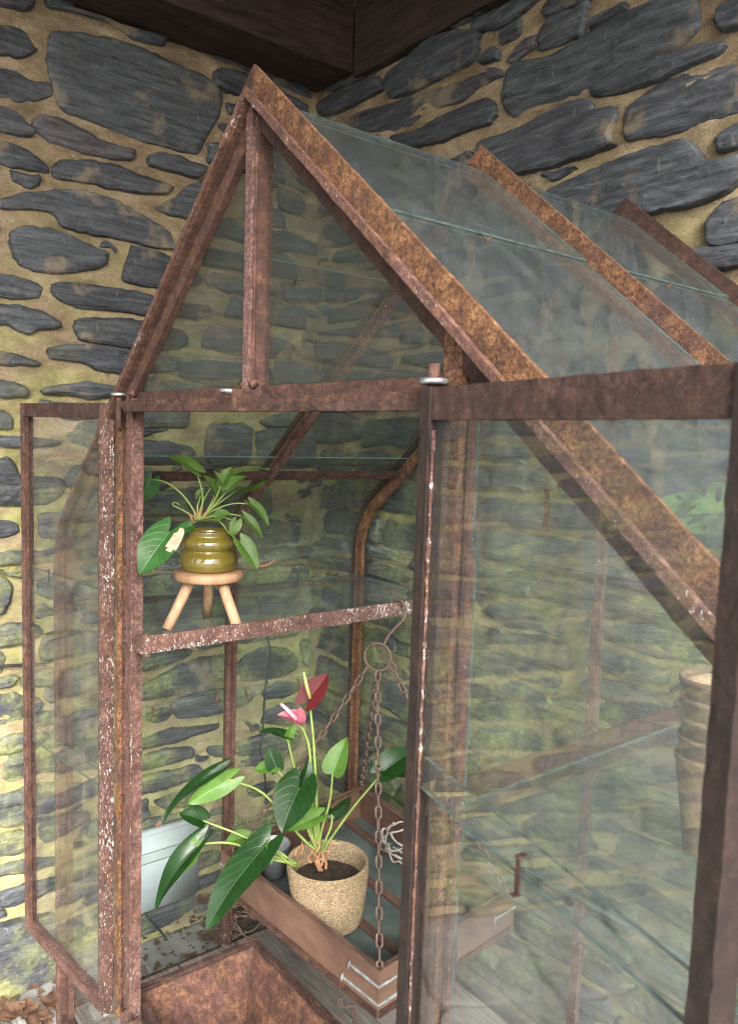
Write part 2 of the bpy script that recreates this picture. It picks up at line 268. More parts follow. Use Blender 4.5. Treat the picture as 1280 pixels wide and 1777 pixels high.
# ------------------------------------------------------------------ object helpers
def tag(o, label=None, cat=None, group=None, kind=None):
    if label: o['label'] = label
    if cat: o['category'] = cat
    if group: o['group'] = group
    if kind: o['kind'] = kind
    return o
def empty(name, loc, parent=None):
    o = bpy.data.objects.new(name, None); COL.objects.link(o); o.empty_display_size = .05
    if parent is not None:
        o.parent = parent; o.location = Vector(loc)-wloc(parent)
    else: o.location = loc
    return o
def wloc(o):
    p = o.location.copy()
    while o.parent is not None: o = o.parent; p += o.location
    return p
def thing(name, label, cat, loc=(0, 0, 0), group=None): return tag(empty(name, loc), label, cat, group)
class MB:
    def __init__(s): s.v = []; s.f = []; s.mi = []; s.uv = None
    def add(s, vs_, fs, mi=0):
        n = len(s.v); s.v += [Vector(x) for x in vs_]; s.f += [tuple(i+n for i in f) for f in fs]; s.mi += [mi]*len(fs)
    def build(s, name, mats, parent=None, smooth=False, origin=None):
        me = bpy.data.meshes.new(name)
        off = wloc(parent) if parent is not None else Vector((0, 0, 0))
        og = Vector(origin) if origin is not None else off
        me.from_pydata([tuple(v-og) for v in s.v], [], s.f)
        if not isinstance(mats, (list, tuple)): mats = [mats]
        for m in mats: me.materials.append(M[m] if isinstance(m, str) else m)
        for p, i in zip(me.polygons, s.mi): p.material_index = i; p.use_smooth = smooth
        if s.uv:
            ul = me.uv_layers.new(name='UVMap')
            for lp in me.loops: ul.data[lp.index].uv = s.uv[lp.vertex_index]
        me.validate(); me.update()
        o = bpy.data.objects.new(name, me); COL.objects.link(o)
        if parent is not None: o.parent = parent; o.location = og-off
        else: o.location = og
        return o
    # a bar: rectangular section swept from A to B; jittered so that rust edges run uneven
    def bar(s, A, B, side, up, w, h, step=.012, jit=.0003, w2=None, mi=0, k=3):
        A, B = Vector(A), Vector(B); d = B-A; L = d.length; n = max(1, int(L/step)); side = Vector(side).normalized(); up = Vector(up).normalized()
        pr = []
        for i in range(k): pr.append((-1+2*i/k, -1))
        for i in range(k): pr.append((1, -1+2*i/k))
        for i in range(k): pr.append((1-2*i/k, 1))
        for i in range(k): pr.append((-1, 1-2*i/k))
        q = len(pr); vs_, fs = [], []
        for i in range(n+1):
            c = A+d*(i/n)
            for a, b in pr:
                j = Vector((random.gauss(0, jit), random.gauss(0, jit), random.gauss(0, jit))) if 0 < i < n else Vector()
                vs_.append(c+side*(a*w/2)+up*(b*h/2)+j)
        for i in range(n):
            for j in range(q):
                a, b = i*q+j, i*q+(j+1) % q; fs.append((a, b, b+q, a+q))
        fs.append(tuple(range(q-1, -1, -1))); fs.append(tuple(n*q+j for j in range(q)))
        if (d.cross(side)).dot(up) < 0: fs = [tuple(reversed(f)) for f in fs]
        s.add(vs_, fs, mi); return s
    def tube(s, pts, r, seg=8, caps=True, mi=0):
        pts = [Vector(p) for p in pts]; n = len(pts); rs = r if hasattr(r, '__len__') else [r]*n
        t0 = (pts[1]-pts[0]).normalized(); nrm = t0.orthogonal().normalized(); vs_, fs = [], []
        for i, p in enumerate(pts):
            t = (pts[min(i+1, n-1)]-pts[max(i-1, 0)]).normalized(); nrm = (nrm-t*nrm.dot(t))
            nrm = nrm.normalized() if nrm.length > 1e-6 else t.orthogonal().normalized(); bn = t.cross(nrm)
            for j in range(seg):
                a = 2*math.pi*j/seg; vs_.append(p+(nrm*math.cos(a)+bn*math.sin(a))*rs[i])
        for i in range(n-1):
            for j in range(seg):
                a, b = i*seg+j, i*seg+(j+1) % seg; fs.append((a, b, b+seg, a+seg))
        if caps: fs.append(tuple(range(seg-1, -1, -1))); fs.append(tuple((n-1)*seg+j for j in range(seg)))
        s.add(vs_, fs, mi); return s
    def lathe(s, c, prof, seg=40, mi=0, wob=0, axis=None):
        c = Vector(c); vs_, fs = [], []
        for (r, z) in prof:
            for j in range(seg):
                a = 2*math.pi*j/seg; rr = r*(1+wob*noise.noise((math.cos(a)*2, math.sin(a)*2, z*30)))
                vs_.append(c+Vector((rr*math.cos(a), rr*math.sin(a), z)))
        for i in range(len(prof)-1):
            for j in range(seg):
                a, b = i*seg+j, i*seg+(j+1) % seg; fs.append((a, b, b+seg, a+seg))
        s.add(vs_, fs, mi); return s
def crom(pts, n=8):
    pts = [Vector(p) for p in pts]
    if len(pts) == 2: return [pts[0].lerp(pts[1], i/n) for i in range(n+1)]
    P = [2*pts[0]-pts[1]]+pts+[2*pts[-1]-pts[-2]]; out = []
    for i in range(1, len(P)-2):
        for j in range(n):
            t = j/n; a, b, c, d = P[i-1], P[i], P[i+1], P[i+2]
            out.append(.5*((2*b)+(c-a)*t+(2*a-5*b+4*c-d)*t*t+(3*b-a-3*c+d)*t**3))
    out.append(pts[-1]); return out

# ------------------------------------------------------------------ stone walls
XW, YW = -1.20, .93
def px_poly(crop, pts):
    ox, oy, sc = crop; return [(ox+x/sc, oy+y/sc) for x, y in pts]
CA = (0, 0, 3.048); CB = (0, 400, 3.048); CC = (0, 760, 3.703); CD = (0, 1200, 3.08); CE = (240, 1080, 3.2); CG = (560, 60, 3.556); CH = (860, 0, 3.048); CF = (380, 600, 2.667)
LEFT = [
 (CA, [(-60,0),(165,5),(170,40),(120,65),(60,45),(-60,30)]), (CA, [(245,-10),(380,-10),(385,45),(250,45)]),
 (CA, [(300,45),(450,70),(620,140),(740,170),(870,200),(855,245),(690,215),(600,140),(450,85)]),
 (CA, [(-80,150),(80,155),(140,185),(160,250),(185,270),(120,305),(-80,275)]), (CA, [(-90,365),(70,395),(160,440),(245,435),(255,505),(200,530),(100,525),(-90,500)]),
 (CA, [(270,190),(330,180),(440,190),(600,225),(730,270),(900,340),(1050,400),(1130,450),(1165,510),(1150,600),(1080,740),(1030,815),(990,805),(800,755),(560,665),(340,590),(300,510),(265,400),(250,300)]),
 (CA, [(1125,390),(1170,375),(1300,400),(1300,500),(1200,490),(1140,450)]), (CA, [(1190,545),(1290,575),(1280,630),(1200,600)]), (CA, [(1150,650),(1250,680),(1220,715),(1160,685)]),
 (CA, [(185,640),(215,610),(330,640),(420,690),(500,740),(620,780),(710,800),(690,850),(560,835),(440,800),(280,765),(230,720),(180,690)]),
 (CA, [(-90,555),(60,600),(130,650),(165,690),(160,720),(90,710),(-90,655)]), (CA, [(-90,725),(80,760),(170,820),(240,870),(245,915),(170,900),(-90,840)]),
 (CA, [(285,880),(330,850),(470,855),(600,890),(720,930),(850,970),(905,1000),(850,1030),(700,1020),(560,985),(400,960),(290,950)]),
 (CA, [(790,830),(850,815),(960,850),(1075,885),(1060,920),(1020,940),(900,905),(795,880)]),
 (CA, [(0,1060),(120,1030),(300,1015),(450,1025),(600,1070),(760,1150),(880,1230),(905,1300),(910,1319),(820,1314),(700,1284),(560,1249),(440,1225),(320,1200),(310,1150),(240,1115),(0,1110)]),
 (CA, [(815,1105),(900,1060),(1010,990),(1090,945),(1200,930),(1180,1040),(1150,1130),(1000,1150),(900,1140)]),
 (CB, [(65,20),(110,-10),(200,-5),(330,30),(450,80),(555,120),(555,180),(500,200),(340,220),(200,215),(120,190),(80,140),(55,80)]),
 (CB, [(690,90),(760,100),(940,160),(1000,180),(1060,250),(1050,290),(870,305),(760,290),(650,270),(660,200)]),
 (CB, [(-90,225),(0,240),(100,255),(190,280),(215,310),(200,355),(100,355),(-90,330)]),
 (CB, [(275,290),(330,275),(500,295),(650,320),(760,345),(840,370),(960,390),(1090,400),(1080,465),(900,450),(810,445),(600,420),(420,415),(320,375),(285,340)]),
 (CB, [(-90,390),(90,405),(200,430),(280,470),(315,510),(260,520),(200,515),(140,540),(90,520),(60,490),(-90,500)]),
 (CB, [(390,480),(450,465),(600,470),(790,500),(960,530),(990,600),(930,630),(740,630),(640,610),(470,590),(410,570)]),
 (CB, [(250,630),(330,610),(400,605),(560,620),(700,650),(820,660),(940,680),(920,740),(680,750),(520,740),(440,700),(330,685),(270,680)]),
 (CB, [(-90,630),(70,660),(150,680),(215,705),(180,715),(-90,705)]), (CB, [(-90,785),(90,815),(135,840),(140,875),(60,875),(-90,870)]),
 (CB, [(225,840),(330,820),(480,815),(620,825),(660,880),(500,880),(350,870),(235,865)]),
 (CB, [(-60,1085),(100,1090),(200,1100),(320,1110),(260,1140),(100,1140),(-60,1135)]), (CB, [(350,1090),(400,1060),(430,1020),(570,1020),(640,1090),(560,1150),(420,1145)]),
 (CC, [(-60,135),(70,140),(110,190),(130,260),(250,255),(380,255),(410,280),(400,340),(340,400),(250,420),(100,425),(-60,420)]),
 (CC, [(-60,540),(60,535),(110,550),(120,600),(60,630),(-60,640)]), (CC, [(250,490),(330,485),(450,490),(600,520),(590,620),(400,630),(260,630)]),
 (CC, [(-60,740),(100,725),(230,735),(330,710),(420,730),(400,790),(200,800),(50,820),(-60,820)]), (CC, [(-60,890),(40,900),(70,960),(40,1050),(10,1120),(-60,1130)]),
 (CC, [(240,920),(330,900),(420,910),(430,980),(330,1020),(240,1000)]), (CC, [(-60,1225),(110,1200),(240,1205),(260,1250),(140,1310),(-60,1340)]),
 (CC, [(285,1270),(400,1235),(520,1240),(500,1330),(370,1390),(280,1430),(260,1390)]), (CC, [(-40,1550),(100,1515),(110,1540),(60,1585),(-40,1600)]),
 (CC, [(140,1530),(300,1480),(440,1470),(430,1530),(280,1570),(150,1590)]),
 (CD, [(-50,30),(60,15),(130,30),(120,150),(60,175),(-50,180)]), (CD, [(-50,260),(150,215),(260,220),(210,270),(80,320),(-50,350)]),
 (CD, [(-50,580),(170,500),(400,490),(500,470),(480,560),(380,620),(150,690),(-50,710)]), (CD, [(-50,770),(130,735),(150,840),(60,870),(-50,860)]),
 (CD, [(210,710),(330,660),(460,640),(450,710),(330,760),(230,790)]), (CD, [(-50,940),(130,900),(230,890),(330,880),(320,920),(150,960),(-50,995)]),
 (CD, [(-50,1080),(140,1030),(330,980),(350,1030),(200,1090),(50,1140),(-50,1150)]), (CD, [(390,960),(500,930),(570,950),(490,1000),(400,1015)]),
 (CD, [(-60,1260),(100,1215),(300,1185),(420,1240),(560,1300),(570,1450),(300,1610),(150,1670),(-60,1720)]),
 (CE, [(-100,210),(160,140),(280,150),(260,190),(100,240),(-80,290)]), (CE, [(-90,380),(35,340),(200,260),(330,200),(480,180),(490,320),(300,370),(150,400),(35,430),(-90,460)]),
 (CE, [(540,240),(600,170),(720,140),(820,150),(870,200),(860,250),(800,290),(650,310),(540,320)]), (CE, [(180,440),(300,400),(470,370),(600,360),(640,390),(600,440),(450,490),(300,520),(220,525)]),
 (CE, [(690,380),(750,340),(860,330),(900,360),(800,405),(700,420)]), (CE, [(40,510),(130,470),(190,490),(150,540),(50,545)]),
 (CE, [(-80,680),(150,600),(300,580),(440,560),(430,590),(250,640),(100,680),(-80,720)]), (CE, [(-20,760),(150,700),(290,690),(300,740),(200,770),(-20,825)]),
 (CE, [(390,690),(480,680),(600,640),(760,610),(880,600),(870,680),(780,760),(650,800),(540,800),(400,740)]), (CE, [(80,990),(200,940),(400,890),(480,900),(380,990),(150,1030)]),
 (CE, [(600,920),(690,890),(760,880),(700,940),(620,960)]), (CE, [(900,110),(960,90),(1010,120),(990,220),(920,230)]),
 (CF, [(-60,365),(140,370),(130,540),(-60,545)]), (CF, [(170,400),(240,385),(400,385),(520,400),(540,500),(480,550),(300,560),(180,520)]),
]
RIGHT = [
 (CG, [(-40,450),(60,400),(200,320),(340,265),(375,290),(385,350),(330,380),(220,425),(100,480),(30,500),(-40,500)]),
 (CG, [(395,310),(410,260),(470,210),(600,110),(700,50),(830,0),(980,-10),(970,60),(960,150),(900,200),(760,260),(640,320),(520,370),(440,395),(400,350)]),
 (CG, [(140,520),(280,470),(450,430),(600,370),(800,310),(960,250),(1080,215),(1115,245),(1080,280),(960,340),(850,420),(700,460),(600,530),(480,580),(340,600),(200,590)]),
 (CG, [(440,640),(600,600),(760,510),(900,440),(1010,390),(1060,420),(1080,490),(1040,560),(900,600),(760,650),(620,690),(500,690)]),
 (CH, [(-100,110),(70,40),(190,0),(270,-20),(180,50),(100,110),(0,150),(-100,180)]),
 (CH, [(60,480),(80,400),(140,340),(300,310),(450,230),(600,140),(800,40),(900,0),(1060,-10),(1080,80),(1060,170),(1000,230),(950,275),(800,340),(600,420),(500,470),(330,530),(200,580),(100,625),(55,570)]),
 (CH, [(530,450),(700,370),(940,290),(1100,240),(1210,240),(1200,290),(1080,340),(960,380),(800,440),(680,500),(530,515)]),
 (CH, [(690,640),(720,560),(790,500),(900,440),(1000,410),(1150,370),(1320,330),(1320,580),(1200,620),(1000,680),(850,720),(700,745)]),
 (CH, [(-80,760),(150,690),(330,590),(420,550),(500,540),(540,590),(640,570),(640,640),(600,740),(640,770),(500,820),(300,880),(150,915),(-80,930)]),
 (CH, [(280,1010),(500,920),(700,850),(900,790),(1010,760),(1060,800),(1110,870),(1200,860),(1320,830),(1320,950),(1200,1040),(1050,1090),(850,1125),(600,1150),(300,1100)]),
 (CH, [(1170,130),(1200,60),(1330,-20),(1330,140),(1210,165)]), (CH, [(1165,740),(1220,690),(1330,650),(1330,770),(1200,805)]), (CH, [(1130,1180),(1200,1100),(1330,1050),(1330,1270),(1140,1300)]),
 (CH, [(-20,370),(40,375),(50,410),(-20,430)]),
]
def resample(poly, step):
    P = [Vector((p[0], p[1])) for p in poly]
    for _ in range(1):                              # one Chaikin pass rounds the corners a little
        Q = []
        for i in range(len(P)):
            a, b = P[i], P[(i+1) % len(P)]; Q += [a.lerp(b, .13), a.lerp(b, .87)]
        P = Q
    n = len(P); segs = [(P[(i+1) % n]-P[i]).length for i in range(n)]; L = sum(segs); k = max(14, min(90, int(L/step))); out = []
    i = 0; acc = 0
    for j in range(k):
        t = L*j/k
        while acc+segs[i] < t: acc += segs[i]; i += 1
        out.append(P[i].lerp(P[(i+1) % n], (t-acc)/max(1e-9, segs[i])))
    return out
def area2(P): return sum(P[i].x*P[(i+1) % len(P)].y-P[(i+1) % len(P)].x*P[i].y for i in range(len(P)))/2
GR = .008
def raster(poly, u0, v0, nu, nv, grow=0):
    uu, vv = np.meshgrid(u0+GR*(np.arange(nu)+.5), v0+GR*(np.arange(nv)+.5), indexing='ij')
    ins = np.zeros(uu.shape, bool); n = len(poly)
    lo = np.min(poly, 0)-grow-.02; hi = np.max(poly, 0)+grow+.02
    i0, i1 = max(0, int((lo[0]-u0)/GR)), min(nu, int((hi[0]-u0)/GR)+1); j0, j1 = max(0, int((lo[1]-v0)/GR)), min(nv, int((hi[1]-v0)/GR)+1)
    if i1 <= i0 or j1 <= j0: return ins
    U, V = uu[i0:i1, j0:j1], vv[i0:i1, j0:j1]; c = np.zeros(U.shape, bool); dm = np.full(U.shape, 9.)
    for i in range(n):
        ax, ay = poly[i]; bx, by = poly[(i+1) % n]
        cr = ((ay > V) != (by > V)) & (U < (bx-ax)*(V-ay)/(by-ay+1e-12)+ax); c ^= cr
        ex, ey = bx-ax, by-ay; tt = np.clip(((U-ax)*ex+(V-ay)*ey)/(ex*ex+ey*ey+1e-12), 0, 1); dm = np.minimum(dm, np.hypot(U-ax-tt*ex, V-ay-tt*ey))
    ins[i0:i1, j0:j1] = c | (dm < grow); return ins
def build_wall(root, traced, axis, plane, u0, u1, v0, v1, hs):
    # axis: wall normal axis (0 -> faces +x, u = y ; 1 -> faces -y, u = x)
    to3 = (lambda u, v, h: Vector((plane+h, u, v))) if axis == 0 else (lambda u, v, h: Vector((u, plane-h, v)))
    nu, nv = int((u1-u0)/GR), int((v1-v0)/GR); occ = np.zeros((nu, nv), bool); polys = []
    for crop, pts in traced:
        P = []
        for x, y in px_poly(crop, pts):
            q = onp(x, y, axis, plane); P.append((q.y if axis == 0 else q.x, q.z))
        polys.append(P); occ |= raster(np.array(P), u0, v0, nu, nv, .009)
    # fill the rest of the wall in rough courses
    def try_stone(cu, cv, w, h, ang):
        P = []; hl, hr = random.uniform(.78, 1.06), random.uniform(.78, 1.06); sk = random.uniform(-.12, .12)
        base = [(-.5, -.5*hl), (-.2, -.5*(.7*hl+.3*hr)), (.15, -.5*(.4*hl+.6*hr)), (.5, -.5*hr), (.5+random.uniform(-.02, .05), .1*hr), (.5-random.uniform(0, .10), .5*hr), (.15, .5*(.4*hl+.6*hr)), (-.2, .5*(.7*hl+.3*hr)), (-.5+random.uniform(0, .10), .5*hl), (-.5-random.uniform(-.02, .05), -.1*hl)]
        for x, y in base:
            x = x*w+random.gauss(0, .006); y = y*h+random.gauss(0, .006)+sk*x*.3
            P.append((cu+x*math.cos(ang)-y*math.sin(ang), cv+x*math.sin(ang)+y*math.cos(ang)))
        A = np.array(P)
        if A[:, 0].min() < u0+.003 or A[:, 0].max() > u1-.003 or A[:, 1].min() < v0 or A[:, 1].max() > v1-.01: return False
        rs = raster(A, u0, v0, nu, nv, .001)
        if (rs & occ).any(): return False
        polys.append(P); occ[:] |= raster(A, u0, v0, nu, nv, random.uniform(.003, .009)); return True
    v = v0+.03
    while v < v1-.03:
        h = random.uniform(*hs); u = u0+random.uniform(0, .1)
        while u < u1:
            w = random.uniform(.18, .58)*(1 if h < .08 else 1.1); ok = False
            for f in (1, .7, .5):
                for dv in (0, .02, -.02):
                    if try_stone(u+w*f/2, v+h/2+dv+random.uniform(-.008, .008), w*f, h*random.uniform(.8, 1.05), random.gauss(0, .03)): ok = True; break
                if ok: break
            u += (w*f if ok else .05)+random.uniform(.008, .020)
        v += h*.98+random.uniform(.006, .014)
    for q_ in range(4500):
        w = random.uniform(.06, .26) if q_ < 2500 else random.uniform(.03, .09); try_stone(random.uniform(u0, u1), random.uniform(v0, v1), w, random.uniform(.022, .06)*(1 if q_ < 2500 else .6), random.gauss(0, .05))
    outl = []; rest = MB()
    def shown(P):                                   # seen in the photograph's frame?
        c = np.mean(np.array(P), 0); q = to3(c[0], c[1], 0)-CAM; z = q.dot(FW)
        if z <= 0: return False
        return -70 < W_/2+F_PX*q.dot(RT)/z < W_+70 and -70 < H_/2-F_PX*q.dot(UP)/z < H_+70
    ar = lambda P: abs(area2([Vector(p) for p in P]))
    big_ones = set(sorted([i for i, P in enumerate(polys) if shown(P)], key=lambda i: -ar(polys[i]))[:300]); print('stones', len(polys), len(big_ones))
    for k, P in enumerate(polys):
        C = resample(P, .009)
        if area2(C) < 0: C.reverse()
        n = len(C); cen = sum(C, Vector((0, 0)))/n; big = math.sqrt(abs(area2(C)))
        for i in range(n):
            f = noise.noise((C[i].x*45, C[i].y*45, k*3.1))*.0055+noise.noise((C[i].x*140, C[i].y*140, k*2.1))*.003+.006; C[i] = C[i]+(C[i]-cen).normalized()*f*min(1, big/.07)
        nr = []
        for i in range(n):
            t = (C[(i+1) % n]-C[i-1]).normalized(); nr.append(Vector((t.y, -t.x)))
        hgt = random.uniform(.010, .027); tx, ty = random.gauss(0, .03), random.gauss(0, .07)
        inner = [C[i]-nr[i]*min(.010, big*.10) for i in range(n)]; rnd_ = random.uniform(.002, .006)
        rings = [([C[i]+nr[i]*.003 for i in range(n)], -.02), (C, hgt-rnd_-.002), ([C[i]-nr[i]*.0022 for i in range(n)], hgt-rnd_), (inner, hgt-.001)]
        for s_ in (.90, .78, .64, .50, .36, .20, .08): rings.append(([cen+(p-cen)*s_ for p in inner], hgt))
        mb = MB(); V = []
        for ri, (pts, hf) in enumerate(rings):
            for p in pts:
                h = hf
                if ri > 0:
                    h += tx*(p.x-cen.x)+ty*(p.y-cen.y)
                    tn = noise.noise((p.x*5+k, p.y*26, k*1.7))*2.6; led = math.floor(tn)+min(1, (tn-math.floor(tn))*4)
                    h += .0022*led+.0022*noise.noise((p.x*50, p.y*90, k))+.003*noise.noise((p.x*11, p.y*17, k*.7))
                    if ri == 1: h = max(h-.001, -.006)
                V.append(to3(p.x, p.y, h))
        V.append(to3(cen.x, cen.y, hgt+.002)); fs = []
        for r in range(len(rings)-1):
            for i in range(n): fs.append((r*n+i, r*n+(i+1) % n, (r+1)*n+(i+1) % n, (r+1)*n+i))
        last = (len(rings)-1)*n
        for i in range(n): fs.append((last+i, last+(i+1) % n, len(V)-1))
        if axis == 1: pass
        # outward orientation: u x v must face the room
        un = (to3(1, 0, 0)-to3(0, 0, 0)).cross(to3(0, 1, 0)-to3(0, 0, 0)).dot(to3(0, 0, 1)-to3(0, 0, 0))
        if un < 0: fs = [tuple(reversed(f)) for f in fs]
        if k in big_ones:
            mb.add(V, fs); so = mb.build('stone', 'slate', root, smooth=True); so.data.set_sharp_from_angle(angle=R_(32))
        else: rest.add(V, fs)
        outl.append(np.array([(p.x, p.y) for p in C]))
    ro = rest.build('rubble_infill', 'slate', root, smooth=True); ro.data.set_sharp_from_angle(angle=R_(32)); tag(ro, kind='stuff')
    # mortar bed, swelling towards the stones
    st = .0095; U = np.arange(u0, u1+st, st); Vv = np.arange(v0, v1+st, st); uu, vv = np.meshgrid(U, Vv, indexing='ij'); dm = np.full(uu.shape, .05)
    for P in outl:
        lo, hi = P.min(0)-.06, P.max(0)+.06; i0, i1 = np.searchsorted(U, (lo[0], hi[0])); j0, j1 = np.searchsorted(Vv, (lo[1], hi[1]))
        if i1 <= i0 or j1 <= j0: continue
        a, b = uu[i0:i1, j0:j1], vv[i0:i1, j0:j1]
        d = np.min(np.hypot(a[..., None]-P[:, 0], b[..., None]-P[:, 1]), -1); dm[i0:i1, j0:j1] = np.minimum(dm[i0:i1, j0:j1], d)
    mb = MB(); V = []
    for i in range(len(U)):
        for j in range(len(Vv)):
            u, v = U[i], Vv[j]
            h = .002+.008*noise.noise((u*8, v*14, 1.3))+.004*noise.noise((u*27, v*60, 4.))+.0015*noise.noise((u*120, v*160, 2.))+.003*min(1, dm[i, j]/.03)
            V.append(to3(u, v, h))
    nj = len(Vv); fs = []
    for i in range(len(U)-1):
        for j in range(nj-1): fs.append((i*nj+j, (i+1)*nj+j, (i+1)*nj+j+1, i*nj+j+1))
    if un < 0: fs = [tuple(reversed(f)) for f in fs]
    mb.add(V, fs)
    bk = []; th = -.25      # the wall's own thickness behind the face
    q = [to3(u0, v0, th), to3(u1, v0, th), to3(u1, v1, th), to3(u0, v1, th), to3(u0, v0, -.02), to3(u1, v0, -.02), to3(u1, v1, -.02), to3(u0, v1, -.02)]
    mb.add(q, [(0, 1, 2, 3), (0, 4, 5, 1), (1, 5, 6, 2), (2, 6, 7, 3), (3, 7, 4, 0)])
    mb.build('mortar', 'mortar', root, smooth=True); return len(polys)
wl = thing('stone_wall', 'slate rubble wall with ochre mortar along the left side of the greenhouse', 'wall', (XW, 0, 0))
wr = thing('stone_wall', 'slate rubble wall with large stones behind the greenhouse at upper right', 'wall', (0, YW, 0))
n1 = build_wall(wl, LEFT, 0, XW, -2.4, YW, 0.0, 2.86, (.045, .095))
n2 = build_wall(wr, RIGHT, 1, YW, XW, 1.5, 0.0, 2.86, (.045, .105))

# ------------------------------------------------------------------ ground and paving
mb = MB(); mb.add([(-150, -150, -.012), (150, -150, -.012), (150, 150, -.012), (-150, 150, -.012)], [(0, 1, 2, 3)])
ground = tag(mb.build('ground', 'ground'), kind='structure')
y = -2.2
while y < .90:
    hh = random.uniform(.26, .44); x = XW+.01
    while x < 2.2:
        ww = random.uniform(.3, .62); a0, b0, a1, b1 = x+.008, y+.008, x+ww-.008, min(y+hh, .925)-.008
        if b1-b0 > .05:
            P = [Vector((a0, b0)), Vector((a1, b0)), Vector((a1, b1)), Vector((a0, b1))]
            P = [p+Vector((random.uniform(-.006, .006), random.uniform(-.006, .006))) for p in P]
            P = resample([(p.x, p.y) for p in P], .06); z = random.uniform(-.002, .004); c = sum(P, Vector((0, 0)))/len(P); n = len(P)
            mb = MB(); V = [(p.x, p.y, -.011) for p in P]+[(p.x, p.y, z) for p in P]+[(*(c+(p-c)*.96), z+.004) for p in P]+[(c.x, c.y, z+.004)]
            fs = [(r*n+i, r*n+(i+1) % n, (r+1)*n+(i+1) % n, (r+1)*n+i) for r in range(2) for i in range(n)]+[(2*n+i, 2*n+(i+1) % n, 3*n) for i in range(n)]
            mb.add(V, fs); mb.build('paving_slab', 'paver', ground, smooth=False)
        x += ww
    y += hh
# ------------------------------------------------------------------ roof over the corner: wall plates and soffit boards
BZ = 1.212+ZF
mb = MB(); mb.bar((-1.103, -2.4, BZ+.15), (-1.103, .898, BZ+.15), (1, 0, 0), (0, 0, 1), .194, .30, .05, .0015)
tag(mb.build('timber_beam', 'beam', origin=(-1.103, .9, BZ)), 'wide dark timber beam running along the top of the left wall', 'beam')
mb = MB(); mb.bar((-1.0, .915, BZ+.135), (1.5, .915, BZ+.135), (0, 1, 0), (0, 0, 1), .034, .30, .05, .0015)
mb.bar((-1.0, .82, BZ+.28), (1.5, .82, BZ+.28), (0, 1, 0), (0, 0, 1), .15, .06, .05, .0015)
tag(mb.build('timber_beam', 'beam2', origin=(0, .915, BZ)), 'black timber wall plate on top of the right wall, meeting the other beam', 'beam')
ceil = tag(empty('ceiling', (0, 0, BZ+.32)), kind='structure')
x = -1.45
ROOF_X1, ROOF_Y0 = 1.5, -1.9
while x < ROOF_X1:
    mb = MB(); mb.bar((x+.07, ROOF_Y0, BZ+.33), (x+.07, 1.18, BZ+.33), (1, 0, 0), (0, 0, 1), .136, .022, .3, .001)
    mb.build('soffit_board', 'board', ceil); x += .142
# ------------------------------------------------------------------ greenhouse
G_A, G_Y1, G_Y2 = .861, .444, .871
G_H = .637+ZF; S = .8296; CS = math.sqrt(1+S*S); WEB = .032
gh = thing('greenhouse', 'rusty iron framed greenhouse with curved eaves and both doors standing open', 'greenhouse', (0, 0, 0))
def profile(off):
    """roof section: ridge -> curved eave -> foot (x>=0, z), offset outwards from the glass line; with normals"""
    pts = []; zr = G_H-WEB*CS; Rr = .20; th0 = math.atan(S); tl = Rr*math.tan((math.pi/2-th0)/2)
    xe, ze = G_A, zr-S*G_A; n = Vector((S/CS, 1/CS))
    xs = xe-tl/CS; zs = ze+tl*S/CS
    for i in range(61): t = i/60; pts.append((Vector((xs*t, zr+(zs-zr)*t)), n))
    c = Vector((xs, zs))-n*Rr
    for i in range(1, 15):
        a = math.atan2(n.y, n.x)*(1-i/14); nn = Vector((math.cos(a), math.sin(a))); pts.append((c+nn*Rr, nn))
    zt = pts[-1][0].y
    for i in range(1, 71): pts.append((Vector((G_A, zt+(.10-zt)*i/70)), Vector((1, 0))))
    return [(p+nn*off, nn) for p, nn in pts]
PROF = profile(0)
def xprof(z):                                     # glass line half-width at height z
    for (p, _), (q, _) in zip(PROF, PROF[1:]):
        if p.y >= z >= q.y: return p.x+(q.x-p.x)*(p.y-z)/max(1e-9, p.y-q.y)
    return 0 if z > PROF[0][0].y else G_A
def zprof(x):
    return PROF[0][0].y-S*x
def rafter(y, sgn, section, name, mats):
    """section: list of (n0,n1,y0,y1,mi) rectangles swept along the roof profile"""
    mb = MB()
    for (na, nb, ya, yb, mi) in section:
        V, fs = [], []; m = len(PROF)
        for i, (p, n) in enumerate(PROF):
            for (o, yy) in ((na, ya), (nb, ya), ((nb), yb), (na, yb)):
                q = p+n*o
                if i == 0: q = Vector((0, p.y+o*CS))          # mitre at the ridge
                j = .0 if i in (0, m-1) else .0003
                V.append(Vector((sgn*(q.x+random.gauss(0, j)), y+yy+random.gauss(0, j), q.y+random.gauss(0, j))))
        for i in range(m-1):
            for k in range(4): a, b = i*4+k, i*4+(k+1) % 4; fs.append((a, a+4, b+4, b))
        fs += [(0, 1, 2, 3), ((m-1)*4+3, (m-1)*4+2, (m-1)*4+1, (m-1)*4)]
        if sgn < 0: fs = [tuple(reversed(f)) for f in fs]
        mb.add(V, fs, mi)
    return mb.build(name, mats, gh)
T_SEC = [(.0, WEB, -.0035, .0035, 0), (-.005, .0, -.015, .015, 1), (-.022, -.005, -.003, .003, 1)]
F_SEC = [(.001, WEB, -.006, .0, 0), (-.006, .001, -.013, .014, 1), (-.030, -.006, .000, .012, 2), (-.004, .006, -.020, -.013, 3)]
